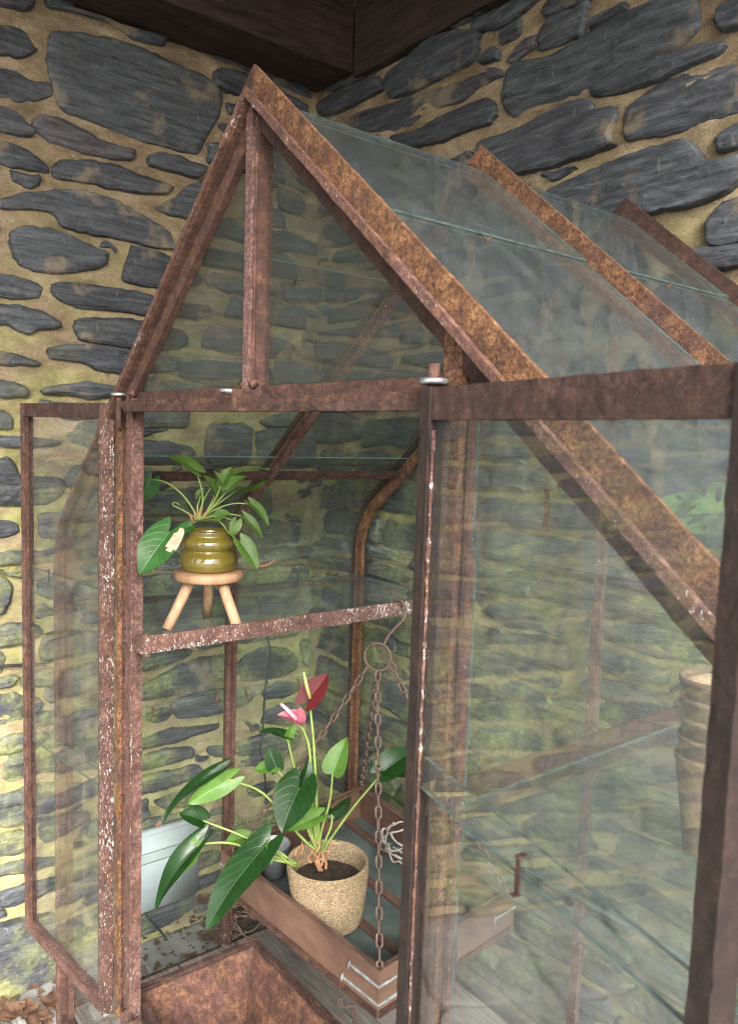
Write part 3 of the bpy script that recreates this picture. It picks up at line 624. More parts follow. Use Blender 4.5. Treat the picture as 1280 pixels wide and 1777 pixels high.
for sg in (-1, 1):
    rafter(0, sg, F_SEC, 'front_rafter', ['rust_orange' if sg > 0 else 'rust', 'rust_orange' if sg > 0 else 'rust', 'rust_dark' if sg > 0 else 'rust', 'rust_fleck'])
    rafter(G_Y1, sg, T_SEC, 'middle_rafter', ['rust_orange', 'rust_post' if sg < 0 else 'rust_orange'])
    rafter(G_Y2, sg, [(.0, WEB, -.0035, .0035, 0), (-.006, .0, -.016, .012, 1), (-.028, -.006, -.012, .000, 1)], 'back_rafter', ['rust_dark', 'rust_orange'])
def bar(name, A, B, side, up, w, h, m, parent=gh, jit=.0003): 
    mb = MB(); mb.bar(A, B, side, up, w, h, .012, jit); return mb.build(name, m, parent)
X, Y, Z = (1, 0, 0), (0, 1, 0), (0, 0, 1)
ZR = .1968+ZF                                      # top edge of the front rail
FOOT = .10
def angle(name, A, B, m, parts, parent=gh):
    mb = MB(); A, B = Vector(A), Vector(B)
    for (o, sd_, up_, w, h) in parts: mb.bar(A+Vector(o), B+Vector(o), sd_, up_, w, h, .012, .0003)
    return mb.build(name, m, parent)
# door posts: front flange, return and a thin glazing strip
angle('door_post', (-.4585, 0, FOOT), (-.4585, 0, ZR+.028), 'rust_post', [((0, .002, 0), X, Y, .028, .005), ((.0115, .0135, 0), X, Y, .005, .018)])
angle('door_post', (.4135, 0, FOOT), (.4135, 0, ZR+.055), 'rust_tan', [((0, .002, 0), X, Y, .028, .005), ((.0115, .0135, 0), X, Y, .005, .018)])
bar('glazing_strip', (.437, .012, FOOT), (.437, .012, zprof(.45)-.02), X, Y, .007, .012, 'rust_fleck')
bar('glazing_strip', (-.505, .010, FOOT), (-.505, .010, zprof(.51)-.02), X, Y, .007, .012, 'rust_fleck')
# top rail: upright leg behind, lower flange towards the viewer
angle('front_rail', (-.46, 0, ZR-.012), (.40, 0, ZR-.012), 'rust', [((0, .012, 0), Z, Y, .026, .005), ((0, -.002, -.010), Z, Y, .012, .026)])
bar('front_rail_lip', (-.445, -.008, ZR-.030), (.40, -.008, ZR-.030), Z, Y, .012, .020, 'rust_dark')
# king posts
bar('king_post', (-.007, -.004, ZR-.02), (-.007, -.004, G_H-.045), X, Y, .016, .006, 'rust_pink')
bar('king_post_return', (.009, .010, ZR-.02), (.009, .010, G_H-.06), X, Y, .007, .022, 'rust')
bar('king_post_bead', (.006, .000, ZR-.02), (.006, .000, G_H-.07), X, Y, .004, .006, 'rust_fleck')
mb = MB(); mb.bar((-.016, -.016, ZR-.034), (.020, -.016, ZR-.034), Y, Z, .030, .005); mb.bar((-.015, -.010, ZR-.034), (-.015, -.010, ZR-.004), X, Y, .006, .024); mb.bar((.008, -.006, ZR-.034), (.008, -.006, ZR-.004), X, Y, .006, .02)
mb.build('latch_bracket', 'rust', gh)
bar('king_post', (0, G_Y2-.008, FOOT), (0, G_Y2-.008, G_H-.05), X, Y, .020, .016, 'rust_post')
# side and front members at the foot
for sg in (-1, 1):
    bar('base_rail', (sg*G_A, -.01, FOOT+.02), (sg*G_A, G_Y2+.01, FOOT+.02), X, Z, .02, .035, 'rust_dark')
    bar('purlin', (sg*.675, .004, zprof(.675)-.012), (sg*.675, G_Y2-.004, zprof(.675)-.012), (sg*1, 0, -S), (S, 0, 1), .006, .026, 'rust_dark')
bar('base_rail', (-G_A, .0, FOOT+.02), (G_A, .0, FOOT+.02), Y, Z, .02, .035, 'rust_dark')
bar('base_rail', (-G_A, G_Y2, FOOT+.02), (G_A, G_Y2, FOOT+.02), Y, Z, .02, .035, 'rust_dark')
for sx_ in (-1, 1):
    for yy in (0, G_Y2): bar('foot', (sx_*G_A, yy, .004), (sx_*G_A, yy, FOOT+.01), X, Y, .03, .03, 'rust_dark')
bar('door_sill', (-.445, .0, -1.075+ZF), (.40, .0, -1.075+ZF), Y, Z, .03, .02, 'rust_fleck')
# shelf rails and shelves
SHZ = -.2885+ZF
for sg in (-1, 1):
    x0 = sg*.392
    angle('shelf_rail', (x0, .0, -.2745+ZF), (x0, G_Y2-.012, -.2745+ZF), 'rust_bar' if sg < 0 else 'rust_dark', [((0, 0, 0), X, Z, .006, .029), ((sg*.012, 0, -.017), X, Z, .024, .005)])
    bar('shelf_bearer', (sg*(G_A-.012), .012, SHZ-.008), (sg*(G_A-.012), G_Y2-.012, SHZ-.008), X, Z, .016, .016, 'rust_orange')
    bar('shelf_bearer', (sg*.40, G_Y2-.022, SHZ-.010), (sg*(G_A-.02), G_Y2-.022, SHZ-.010), Y, Z, .014, .012, 'rust_dark')
M['plank'] = simple('weathered_plank', (.085, .075, .070), (.24, .215, .20), 9, .85, .6, .003, (1.2, 16, 1), .25)
yy = .012
while yy < G_Y2-.05:
    wq = random.uniform(.13, .17); y2_ = min(yy+wq, G_Y2-.012)
    mb = MB(); mb.bar((-G_A+.015, (yy+y2_)/2, .137), (G_A-.015, (yy+y2_)/2, .137), Y, Z, y2_-yy-.005, .024, .08, .0006); mb.build('floor_plank', 'plank', gh); yy += wq
# ---- panes
def slab(name, quad_fn, nu, nv, th_vec_fn, m, parent=gh):
    """thin glass sheet: grid of points on both faces + edge band"""
    mb = MB(); V = []; n = (nu+1)*(nv+1)
    for side in (0, 1):
        for i in range(nu+1):
            for j in range(nv+1):
                V.append(quad_fn(i/nu, j/nv)+th_vec_fn(i/nu, j/nv)*side)
    id_ = lambda i, j, s: s*n+i*(nv+1)+j
    f0, f1 = [], []
    for i in range(nu):
        for j in range(nv):
            f0.append((id_(i, j, 0), id_(i, j+1, 0), id_(i+1, j+1, 0), id_(i+1, j, 0))); f0.append((id_(i, j, 1), id_(i+1, j, 1), id_(i+1, j+1, 1), id_(i, j+1, 1)))
    for i in range(nu):
        f1.append((id_(i, 0, 0), id_(i+1, 0, 0), id_(i+1, 0, 1), id_(i, 0, 1))); f1.append((id_(i, nv, 0), id_(i, nv, 1), id_(i+1, nv, 1), id_(i+1, nv, 0)))
    for j in range(nv):
        f1.append((id_(0, j, 0), id_(0, j, 1), id_(0, j+1, 1), id_(0, j+1, 0))); f1.append((id_(nu, j, 0), id_(nu, j+1, 0), id_(nu, j+1, 1), id_(nu, j, 1)))
    mb.add(V, f0, 0); mb.add([], [])
    mb.f += f1; mb.mi += [1]*len(f1)
    a, b, c = V[0], V[1], V[nv+1]; nn = (b-a).cross(c-a)
    if nn.dot(th_vec_fn(0, 0)) > 0: mb.f = [tuple(reversed(f)) for f in mb.f]
    return mb.build(name, [m, 'glass_edge'], parent)
# arc-length table of the profile
PL = [0]
for (p, _), (q, _) in zip(PROF, PROF[1:]): PL.append(PL[-1]+(q-p).length)
def pat(s):
    for i in range(len(PL)-1):
        if PL[i] <= s <= PL[i+1]+1e-9:
            t = (s-PL[i])/max(1e-9, PL[i+1]-PL[i]); return PROF[i][0].lerp(PROF[i+1][0], t), PROF[i][1].lerp(PROF[i+1][1], t).normalized()
    return PROF[-1]
def s_of_x(x): return x*CS
def s_of_z(z):
    for i in range(len(PROF)-1):
        if PROF[i][0].x > .8 and PROF[i][0].y >= z >= PROF[i+1][0].y: return PL[i]+(PROF[i][0].y-z)
def lap_x(x, y):
    d = ray(x, y); zr = G_H-WEB*CS; t = (zr-S*CAM.x-CAM.z)/(d.z+S*d.x); return CAM.x+d.x*t
XL1, XL0 = lap_x(709, 382), lap_x(687, 356); print('roof lap', XL0, XL1)
LAPS = [(.012, s_of_x(XL1)), (s_of_x(XL0), s_of_x(.665)), (s_of_x(.635), s_of_z(-.222+ZF)), (s_of_z(-.190+ZF), s_of_z(-.605+ZF)), (s_of_z(-.575+ZF), s_of_z(-1.0+ZF)), (s_of_z(-.97+ZF), s_of_z(FOOT+.03))]
for sg in (-1, 1):
    for (ya, yb) in ((.008, G_Y1-.005), (G_Y1+.005, G_Y2-.006)):
        for k, (sa, sb) in enumerate(LAPS):
            off0, off1 = .0015, .0060            # upper sheet rides over the lower one
            def q(i, j, sa=sa, sb=sb, ya=ya, yb=yb, sg=sg):
                s = sa+(sb-sa)*i; p, n = pat(s); p = p+n*(off0+(off1-off0)*i); return Vector((sg*p.x, ya+(yb-ya)*j, p.y))
            def tv(i, j, sa=sa, sb=sb, sg=sg):
                p, n = pat(sa+(sb-sa)*i); return Vector((sg*n.x*.003, 0, n.y*.003))
            slab('glass_pane', q, 14 if k == 2 else 2, 1, tv, ('glass_roof' if sg > 0 else 'glass_left') if k < 2 else ('glass_left' if k == 2 and sg < 0 else 'glass'))
def flat_pane(y, za, zb, xin, xout, m='glass', parent=gh, n=16):
    def q(i, j):
        z = za+(zb-za)*i; a, b = xin(z), xout(z); return Vector((a+(b-a)*j, y, z))
    return slab('glass_pane', q, n, 1, lambda i, j: Vector((0, .003, 0)), m, parent)
xr_ = lambda z: max(.004, xprof(z)-.012)
for sg in (-1, 1):
    flat_pane(.013, ZR+.002, G_H-.075, lambda z: sg*.003, lambda z: sg*max(.006, xr_(z)), 'glass_gable')
    zc = zprof(.46 if sg > 0 else .515)
    lap = (.047+ZF, -.30+ZF) if sg > 0 else (-.19+ZF, -.59+ZF)
    flat_pane(.012, lap[0]-.03, zc-.02, lambda z: (.441 if sg > 0 else -.500), lambda z: sg*max(.5005 if sg < 0 else .4415, xr_(z)), 'glass')
    flat_pane(.017, lap[1]-.03, lap[0], lambda z: (.441 if sg > 0 else -.500), lambda z: sg*xr_(z), 'glass')
    flat_pane(.012, FOOT+.03, lap[1], lambda z: (.441 if sg > 0 else -.500), lambda z: sg*xr_(z), 'glass')
    flat_pane(G_Y2-.003, -.21+ZF, G_H-.09, lambda z: sg*.010, lambda z: sg*max(.012, xr_(z)), 'glass')
    flat_pane(G_Y2+.001, -.60+ZF, -.19+ZF, lambda z: sg*.010, lambda z: sg*xr_(z), 'glass')
    flat_pane(G_Y2-.003, FOOT+.03, -.575+ZF, lambda z: sg*.010, lambda z: sg*xr_(z), 'glass')
flat_pane(.012, FOOT+.03, -1.085+ZF, lambda z: -.44, lambda z: .40, 'glass', n=2)
for sg in (-1, 1):
    xa, xb = sg*.398, sg*(G_A-.006)
    slab('glass_shelf', lambda i, j: Vector((xa+(xb-xa)*i, .016+(G_Y2-.034)*j, SHZ)), 1, 1, lambda i, j: Vector((0, 0, .004)), 'glass_shelf')
# ---- glazing clips
def clip(P, out, dn, parent=gh, L=.022, m='rust_orange'):
    P, out, dn = Vector(P), Vector(out).normalized(), Vector(dn).normalized(); sd_ = out.cross(dn)
    mb = MB(); mb.bar(P+out*.004-dn*L/2, P+out*.004+dn*L/2, sd_, out, .006, .0012, .005, .0002); mb.bar(P+out*.001+dn*L/2, P+out*.009+dn*L/2, sd_, dn, .006, .0012, .005, .0002)
    mb.bar(P+out*.006-dn*L/2, P-out*.003-dn*L/2, sd_, dn, .006, .0012, .005, .0002)
    return mb.build('glazing_clip', m, parent)
sl = Vector((1/CS, 0, -S/CS)); nr_ = Vector((S/CS, 0, 1/CS))
for yy in (.22, .66):
    p, n = pat(s_of_x(XL1)); clip((p.x, yy, p.y), nr_, sl); clip((-p.x, yy, p.y), (-S, 0, 1), (-1, 0, -S))
    for zz in (-.59, -.20): clip((-G_A+.002, yy, zz+ZF), (1, 0, .1), (0, 0, -1))
clip((-G_A+.002, .40, -.585+ZF), (1, 0, 0), (0, 0, -1)); clip((-G_A+.002, .49, -.59+ZF), (1, 0, .2), (0, .2, -1))
clip(onp(952, 885, 1, .010), (0, -1, 0), (0, 0, -1), L=.038)
# ---- doors (parts with their own pieces)
def door(hinge, outer, zb, zt, tops, mats, glassname, laps, clips, th=.022, topH=.033):
    h, o = Vector((*hinge, 0)), Vector((*outer, 0)); d = (o-h).normalized(); nrm = Vector((d.y, -d.x, 0))
    D = empty('door', (h.x, h.y, zb), gh)
    up = Vector((0, 0, 1))
    def bb(name, A, B, side, u, w, hh, m): mb = MB(); mb.bar(A, B, side, u, w, hh, .010, .0003); return mb.build(name, m, D)
    bb('door_stile', h+d*.010+up*zb, h+d*.010+up*zt, d, nrm, .020, th, mats[0])
    bb('door_stile', o-d*.009+up*zb, o-d*.009+up*zt, d, nrm, .018, th, mats[1])
    bb('door_rail', h+d*.0205+up*(zt-topH/2), o-d*.0185+up*(zt-topH/2), up, nrm, topH, th*.8, mats[2])
    bb('door_rail', h+d*.0205+up*(zb+.011), o-d*.0185+up*(zb+.011), up, nrm, .022, th, mats[3])
    bb('glazing_bead', o-d*.0225+up*(zb+.023)+nrm*(-.006), o-d*.0225+up*(zt-topH-.001)+nrm*(-.006), d, nrm, .008, .006, mats[4])
    bb('glazing_bead', h+d*.0245+up*(zb+.023)+nrm*(-.006), h+d*.0245+up*(zt-topH-.001)+nrm*(-.006), d, nrm, .008, .006, mats[4])
    zs = [zt-topH]+laps+[zb+.02]
    for i in range(len(zs)-1):
        za, zc_ = zs[i]+(.016 if i else 0), zs[i+1]-(.016 if i < len(zs)-2 else 0); of = .003 if i % 2 else -.0015
        slab('glass_pane', lambda a, b: h+d*(.016+((o-h).length-.032)*b)+up*(za+(zc_-za)*a)-nrm*(of-.0), 1, 1, lambda a, b: nrm*.0042, glassname, D)
    for (t, z) in clips: clip(h+d*((o-h).length*t)+up*z+nrm*.004, nrm, (0, 0, -1), D, .034, 'rust_dark')
    return D
ld = door((-.532, -.012), (-.934, -.062), -1.105+ZF, .178+ZF, None, ['rust_white', 'rust_post', 'rust_dark', 'rust_post', 'rust'], 'glass_door', [-.215+ZF, -.60+ZF], [(.74, -.215+ZF), (.62, -.60+ZF)], topH=.030)
rd = door((.402, -.020), (.797, -.118), -1.105+ZF, .1830+ZF, None, ['rust_black', 'rust_black', 'rust_dark', 'rust_dark', 'rust_dark'], 'glass_door', [-.218+ZF, -.60+ZF], [(.50, -.232+ZF)], topH=.0325)
mb = MB(); mb.bar((.4235, -.033, -1.09+ZF), (.4235, -.033, .14+ZF), X, Y, .0022, .0022, .008, .0004); mb.build('putty_edge', 'putty', rd)
mb = MB(); mb.bar((-.4435, .0, -1.04+ZF), (-.4435, .0, .16+ZF), X, Y, .0022, .0022, .008, .0004); mb.build('putty_edge', 'putty', gh)
# the strip that closes the gap between the door and its post
bar('hinge_strip', (-.500, -.004, -1.09+ZF), (-.500, -.004, .165+ZF), X, Y, .016, .008, 'rust_orange')
# hinge pins and rings
def ring(P, r, tr, nrm, name, m, parent, seg=20):
    P, nrm = Vector(P), Vector(nrm).normalized(); a = nrm.orthogonal().normalized(); b = nrm.cross(a)
    mb = MB(); pts = [P+(a*math.cos(2*math.pi*i/seg)+b*math.sin(2*math.pi*i/seg))*r for i in range(seg+1)]; mb.tube(pts, tr, 8, False); return mb.build(name, m, parent, smooth=True)
for (pq, dd) in (((207, 690), -.010), ((752, 672), -.016)):
    P = onp(pq[0], pq[1], 1, dd); mb = MB(); mb.tube([(P.x, P.y, P.z-.06), (P.x, P.y, P.z+.024)], .0062, 12); mb.build('hinge_pin', 'rust', gh, smooth=True)
    ring((P.x, P.y, P.z+.006), .0125, .0036, (0, 0, 1), 'hinge_ring', 'zinc', gh)
ring(onp(402, 680, 1, -.012), .016, .0032, (0, .1, 1), 'latch_ring', 'zinc', gh)
bar('rail_bracket', (-.443, .012, -.286+ZF), (-.3955, .012, -.286+ZF), Y, Z, .012, .03, 'rust_post')
# lumpy weld beads where members meet
def weld(P, r, m='rust'):
    P = Vector(P); mb = MB(); V = []; fs = []; sd0 = random.uniform(0, 50)
    for i in range(7):
        th_ = math.pi*i/6
        for j in range(10):
            a = 2*math.pi*j/10; d = Vector((math.sin(th_)*math.cos(a), math.sin(th_)*math.sin(a), math.cos(th_))); V.append(P+d*r*(1+.45*noise.noise(d*1.7+Vector((sd0, 0, 0)))))
    for i in range(6):
        for j in range(10): fs.append((i*10+j, (i+1)*10+j, (i+1)*10+(j+1) % 10, i*10+(j+1) % 10))
    mb.add(V, fs); mb.build('weld_bead', m, gh, smooth=True)
for P_, r_ in (((-.444, .0, ZR-.002), .007), ((.398, .004, ZR-.004), .007), ((.012, -.004, ZR+.004), .007), ((-.015, -.004, ZR+.002), .006), ((-.450, -.004, -1.06+ZF), .013), ((-.436, -.002, -1.07+ZF), .011), ((0, -.006, G_H-.04), .007), ((.43, .004, zprof(.43)-.01), .008), ((-.398, .01, -.262+ZF), .006), ((-.392, G_Y2-.014, -.28+ZF), .007), ((-.675, .006, zprof(.675)-.012), .006), ((-.675, G_Y1, zprof(.675)-.016), .007), ((-.675, G_Y2-.006, zprof(.675)-.014), .007)):
    weld(P_, r_)
# bolts at the shelf rail
for z in (-.31, -.33): 
    mb = MB(); mb.tube([(-.438, .012, z+ZF), (-.430, .010, z+ZF)], .005, 8); mb.build('bolt', 'rust_dark', gh)

# ------------------------------------------------------------------ stool and olive pot
feet = [onp(290, 1092, 2, SHZ+.004), onp(360, 1066, 2, SHZ+.004), onp(416, 1100, 2, SHZ+.004)]
cf = sum(feet, Vector())/3
seat_c = atd(362, 984, dep(cf)-.0); seat_c = Vector((cf.x, cf.y, 0))+(Vector((0, 0, 1))*seat_c.z)
seat_c = atd(362, 989, dep(cf)); sr = 60/F_PX*dep(seat_c)
stool = thing('wooden_stool', 'small three legged wooden stool on the upper glass shelf', 'stool', (cf.x, cf.y, SHZ+.004))
prof = [(.001, -.020), (sr*.93, -.020), (sr*.99, -.017), (sr, -.010), (sr*.99, -.003), (sr*.93, .0), (.001, .0)]
mb = MB(); mb.lathe(seat_c, prof, 40); mb.build('seat', 'stool', stool, smooth=True)
for f in feet:
    top = seat_c+Vector((0, 0, -.018))+(Vector((f.x-cf.x, f.y-cf.y, 0)).normalized()*sr*.52); mb = MB()
    mb.tube([f, f.lerp(top, .5), top], [.0105, .0112, .0118], 16); mb.build('leg', 'stool_leg', stool, smooth=True)
pc = seat_c+Vector((.0, 0, .0005)); pr_ = 50.5/F_PX*dep(pc)
pp = thing('philodendron_pot', 'leafy philodendron in a glossy olive ribbed pot on the little stool', 'potted plant', tuple(pc))
ph = 68/F_PX*dep(pc)
def opr(z):        # two rounded belts under a short neck
    if z < .50: return .84+.16*math.sin(math.pi*min(1, (z+.05)/.55))
    if z < .86: return .78+.14*math.sin(math.pi*(z-.50)/.36)**.8
    return .77+.05*((z-.86)/.14)**2
prof = [(.001, 0), (pr_*.78, 0)]+[(pr_*opr(i/40), .002+ph*i/40) for i in range(41)]+[(pr_*.72, ph+.002), (pr_*.70, ph*.9)]
mb = MB(); mb.lathe(pc, prof, 48); mb.build('pot', 'olive', pp, smooth=True)
mb = MB(); mb.lathe(pc, [(.001, ph*.90), (pr_*.35, ph*.93), (pr_*.715, ph*.9)], 24, wob=.1); mb.build('soil', 'soil', pp, smooth=True)

# ------------------------------------------------------------------ leaves
def leaf(parent, B, T, wpx_m, nrm, m, fold=.18, bend=.10, heart=.22, name='leaf', curl=0, mid=.30, spot=None, ripple=.02):
    B, T = Vector(B), Vector(T); ax = T-B; L = ax.length; ax.normalize(); nrm = Vector(nrm); nrm = (nrm-ax*nrm.dot(ax)).normalized(); sd_ = nrm.cross(ax); Wd = wpx_m/2
    nt_, nv_ = 18, 6; mb = MB(); V = []; uv = []; ph_ = random.uniform(0, 6)
    for i in range(nt_+1):
        t = i/nt_
        w = math.sqrt(max(0, 1-((mid-t)/(mid+.10))**2)) if t < mid else max(0, (1-((t-mid)/(1-mid))**1.55))**.82
        for j in range(-nv_, nv_+1):
            v = j/nv_; av = abs(v)
            along = t-heart*1.25*math.sin(math.pi*av*.74)*max(0, 1-t/.55)**1.6
            up_ = fold*av*w*Wd*1.0+bend*L*math.sin(math.pi*min(1, t*1.02))+ripple*L*av*math.sin(7*t+ph_+(2 if v > 0 else 0))-curl*av*av*w*Wd
            V.append(B+ax*(along*L)+sd_*(v*w*Wd*math.sqrt(max(.05, 1-min(.9, fold*fold*.5))))+nrm*up_); uv.append((t, av))
    q = 2*nv_+1; fs = [(i*q+j, (i+1)*q+j, (i+1)*q+j+1, i*q+j+1) for i in range(nt_) for j in range(q-1)]
    a, b, c = V[q*5+3], V[q*6+3], V[q*5+4]
    if (b-a).cross(c-a).dot(nrm) < 0: fs = [tuple(reversed(f)) for f in fs]
    mb.add(V, fs); mb.uv = uv; mats = [m]
    if spot:
        mats.append('brownspot')
        for k, f in enumerate(fs):
            t, av = uv[f[0]]; vs__ = (f[0] % q-nv_)/nv_
            if (t-spot[0])**2/spot[2]**2+(vs__-spot[1])**2/spot[3]**2 < 1: mb.mi[k] = 1
    o = mb.build(name, mats, parent, smooth=True); return o
def petiole(parent, pts, r0, r1, m='stem', name='petiole'):
    P = crom(pts, 8); n = len(P); mb = MB(); mb.tube(P, [r0+(r1-r0)*i/(n-1) for i in range(n)], 7); return mb.build(name, m, parent, smooth=True)
TOCAM = (CAM-pc).normalized()
d0 = dep(pc)
def pl(x, y, dz=0): return atd(x, y, d0+dz)
cr = pl(347, 903, -.0)
def plant_leaf(par, crown, dref, base, tip, wpx, nrm, m, path=(), rp=.0016, db=0, dt=0, **kw):
    B = atd(*base, dref+db); T = atd(*tip, dref+dt); wm = wpx*(1.08 if par is pp else 1)/F_PX*(dref+db)
    leaf(par, B, T, wm, nrm, m, **kw)
    if path is not None:
        P = [crown]+[atd(x, y, dref+dd) for x, y, dd in path]+[B]
        petiole(par, P, rp*1.25, rp*.8)
tc = TOCAM; uv_ = Vector((0, 0, 1)); rt = RT
PO = [ # base, tip, width px, normal, material, path, depth at base, depth at tip
 ((341,817),(294,791),27, tc*.6+uv_*.7, 'poth', [(352,860,0)], 0, .01, dict(fold=.25, bend=.08)),
 ((264,832),(247,872),40, tc*1.0+uv_*.2-rt*.3, 'poth_d', [(320,862,-.01),(290,838,-.01)], .01, .02, dict(fold=.1)),
 ((292,926),(242,998),62, tc*1.0+uv_*.35-rt*.25, 'poth_d', [(322,910,-.06)], 1.46-d0, 1.42-d0, dict(fold=.16, bend=.03, heart=.26, spot=(.18, .62, .17, .42))),
 ((413,849),(474,827),26, tc*.3-uv_*.8+rt*.2, 'poth', [(372,880,0)], .01, .03, dict(fold=.3, bend=.03)),
 ((396,849),(427,826),26, tc*.5+uv_*.7, 'poth', [(372,878,-.01)], -.01, 0, dict(fold=.3)),
 ((386,841),(403,809),20, tc*.9+uv_*.2-rt*.4, 'poth', [(366,880,0)], .0, .0, dict(fold=.4)),
 ((385,840),(371,817),13, tc*.8+uv_*.3+rt*.4, 'poth', [(366,880,.01)], .0, .0, dict(fold=.5)),
 ((405,826),(468,815),16, tc*.2+uv_*.9, 'poth', [(375,870,.02)], .03, .06, dict(fold=.2)),
 ((435,875),(466,912),20, tc*.5+uv_*.7, 'poth', [(372,885,0),(405,874,0)], 0, 0, dict(fold=.35, bend=.12)),
 ((425,898),(456,935),17, tc*.6+uv_*.6, 'poth', [(375,892,-.02),(405,893,-.03)], -.03, -.02, dict(fold=.35, bend=.1)),
 ((418,942),(447,989),34, tc*.9+uv_*.1+rt*.5, 'poth', [(378,903,-.03),(398,925,-.05)], -.06, -.06, dict(fold=.55, bend=.05, curl=.2)),
 ((376,896),(398,889),20, tc*.9+uv_*.5, 'poth', [(362,898,-.03)], -.05, -.05, dict(fold=.15)),
 ((411,905),(402,931),20, tc*1.0+uv_*.1, 'poth', [(375,895,-.03)], -.06, -.06, dict(fold=.15)),
 ((330,913),(303,930),22, tc*.8+uv_*.6, 'poth_d', [(340,905,-.03)], -.06, -.07, dict(fold=.2)),
 ((374,858),(352,824),24, tc*.4+uv_*.5+rt*.5, 'poth', [(360,885,0)], .01, .01, dict(fold=.35)),
 ((352,853),(339,868),14, tc*.6-rt*.3+uv_*.3, 'poth', [(343,880,0)], .02, .02, dict(fold=.4)),
 ((371,838),(383,862),15, tc*.7+uv_*.4-rt*.5, 'poth', [(352,872,.01)], .02, .02, dict(fold=.3)),
]
for b_, t_, w_, n_, m_, pth, db_, dt_, kw in PO: plant_leaf(pp, cr, d0, b_, t_, w_, n_, m_, pth, .0017, db_, dt_, **kw)
leaf(pp, pl(446, 985, -.06), pl(481, 966, -.05), 8/F_PX*d0, tc*.5+uv_*.6, 'dead', .6, -.25, 0, 'dried_tip')
petiole(pp, [cr, pl(322, 888, .0), pl(300, 876, .0), pl(305, 872, .005), pl(312, 877, .005)], .0018, .0008, 'stem', 'young_shoot')
for (x, y, dx) in ((340, 890, -6), (346, 886, 4), (352, 892, 12), (336, 897, -12)):
    petiole(pp, [pl(x, y+12, -.0), pl(x+dx*.4, y, -.005), pl(x+dx*.7, y-8, -.005)], .003, .0008, 'sheath', 'sheath')

# ------------------------------------------------------------------ hanging tray
TZ = -.90+ZF; THT = .098
tN, tL, tB, tR = (onp(658, 1687, 2, TZ), onp(384, 1476, 2, TZ), onp(627, 1362, 2, TZ), onp(893, 1545, 2, TZ))
tc_ = (tN+tL+tB+tR)/4
tray = thing('hanging_tray', 'brown metal sided tray hung by chains under the left shelf rail', 'tray', (tc_.x, tc_.y, TZ-THT))
corn = [tN, tL, tB, tR]
tb_z = TZ-THT
for i in range(4):
    a, b = corn[i], corn[(i+1) % 4]; d = (b-a).normalized(); inw = Vector((-d.y, d.x, 0)); inw = inw if inw.dot(tc_-a) > 0 else -inw; z_ = Vector((0, 0, 1))
    e0 = .004 if i % 2 else 0
    mb = MB(); mb.bar(a+d*(.0045 if i % 2 else 0)+inw*.002-z_*THT/2, b-d*(.0045 if i % 2 else 0)+inw*.002-z_*THT/2, z_, inw, THT, .004, .03, .0004)
    mb.build('side_panel', 'tray', tray)
    mb = MB(); mb.bar(a+d*.012+inw*.011-z_*.003, b-d*.012+inw*.011-z_*.003, inw, z_, .010, .004, .03, .0004); mb.build('rim', 'tray_in', tray)
    mb = MB(); mb.bar(a-inw*.0014+d*.002-z_*(THT-.009), b-inw*.0014-d*.002-z_*(THT-.009), z_, inw, .016, .0024, .03, .0004); mb.build('bottom_trim', 'rust', tray)
# floor of the tray: two side ledges, slats and a slaty liner
def tp(u, v, z): # bilinear in the tray (u: N->L , v: N->R)
    a = tN.lerp(tL, u); b = tR.lerp(tB, u); q = a.lerp(b, v); return Vector((q.x, q.y, z))
mb = MB(); q = [tp(.01, .012, tb_z+.004), tp(.99, .012, tb_z+.004), tp(.99, .988, tb_z+.004), tp(.01, .988, tb_z+.004)]; q2 = [p-Vector((0, 0, .003)) for p in q]
mb.add(q+q2, [(0, 1, 2, 3), (7, 6, 5, 4), (0, 4, 5, 1), (1, 5, 6, 2), (2, 6, 7, 3), (3, 7, 4, 0)]); mb.build('liner', 'tray_mat', tray)
for v in (.10, .36, .62, .88):
    mb = MB(); a, b = tp(.012, v, tb_z+.009), tp(.988, v, tb_z+.009); mb.bar(a, b, (b-a).cross(Vector((0, 0, 1))), Z, .022, .008, .03, .0005); mb.build('slat', 'tray_in', tray)
# corner straps with pale oxide: pairs of thin bent strips round the corners
for ci, (zo, ln) in [(0, (.030, .085)), (0, (.068, .105)), (1, (.034, .06)), (3, (.040, .07))]:
    c = corn[ci]; mb = MB()
    for o in (corn[(ci+1) % 4], corn[(ci-1) % 4]):
        d = (o-c).normalized(); inw = Vector((-d.y, d.x, 0)); inw = inw if inw.dot(tc_-c) > 0 else -inw; p = c-inw*.0016-Vector((0, 0, zo))
        mb.bar(p-d*.002, p+d*ln, Z, inw, .0045, .0022, .01, .0003)
        mb.bar(p+d*ln-Vector((0, 0, -.002)), p+d*(ln+.004)-Vector((0, 0, .006)), Z, inw, .012, .0036, .01, .0002)
    mb.build('corner_strap', 'bracket', tray)
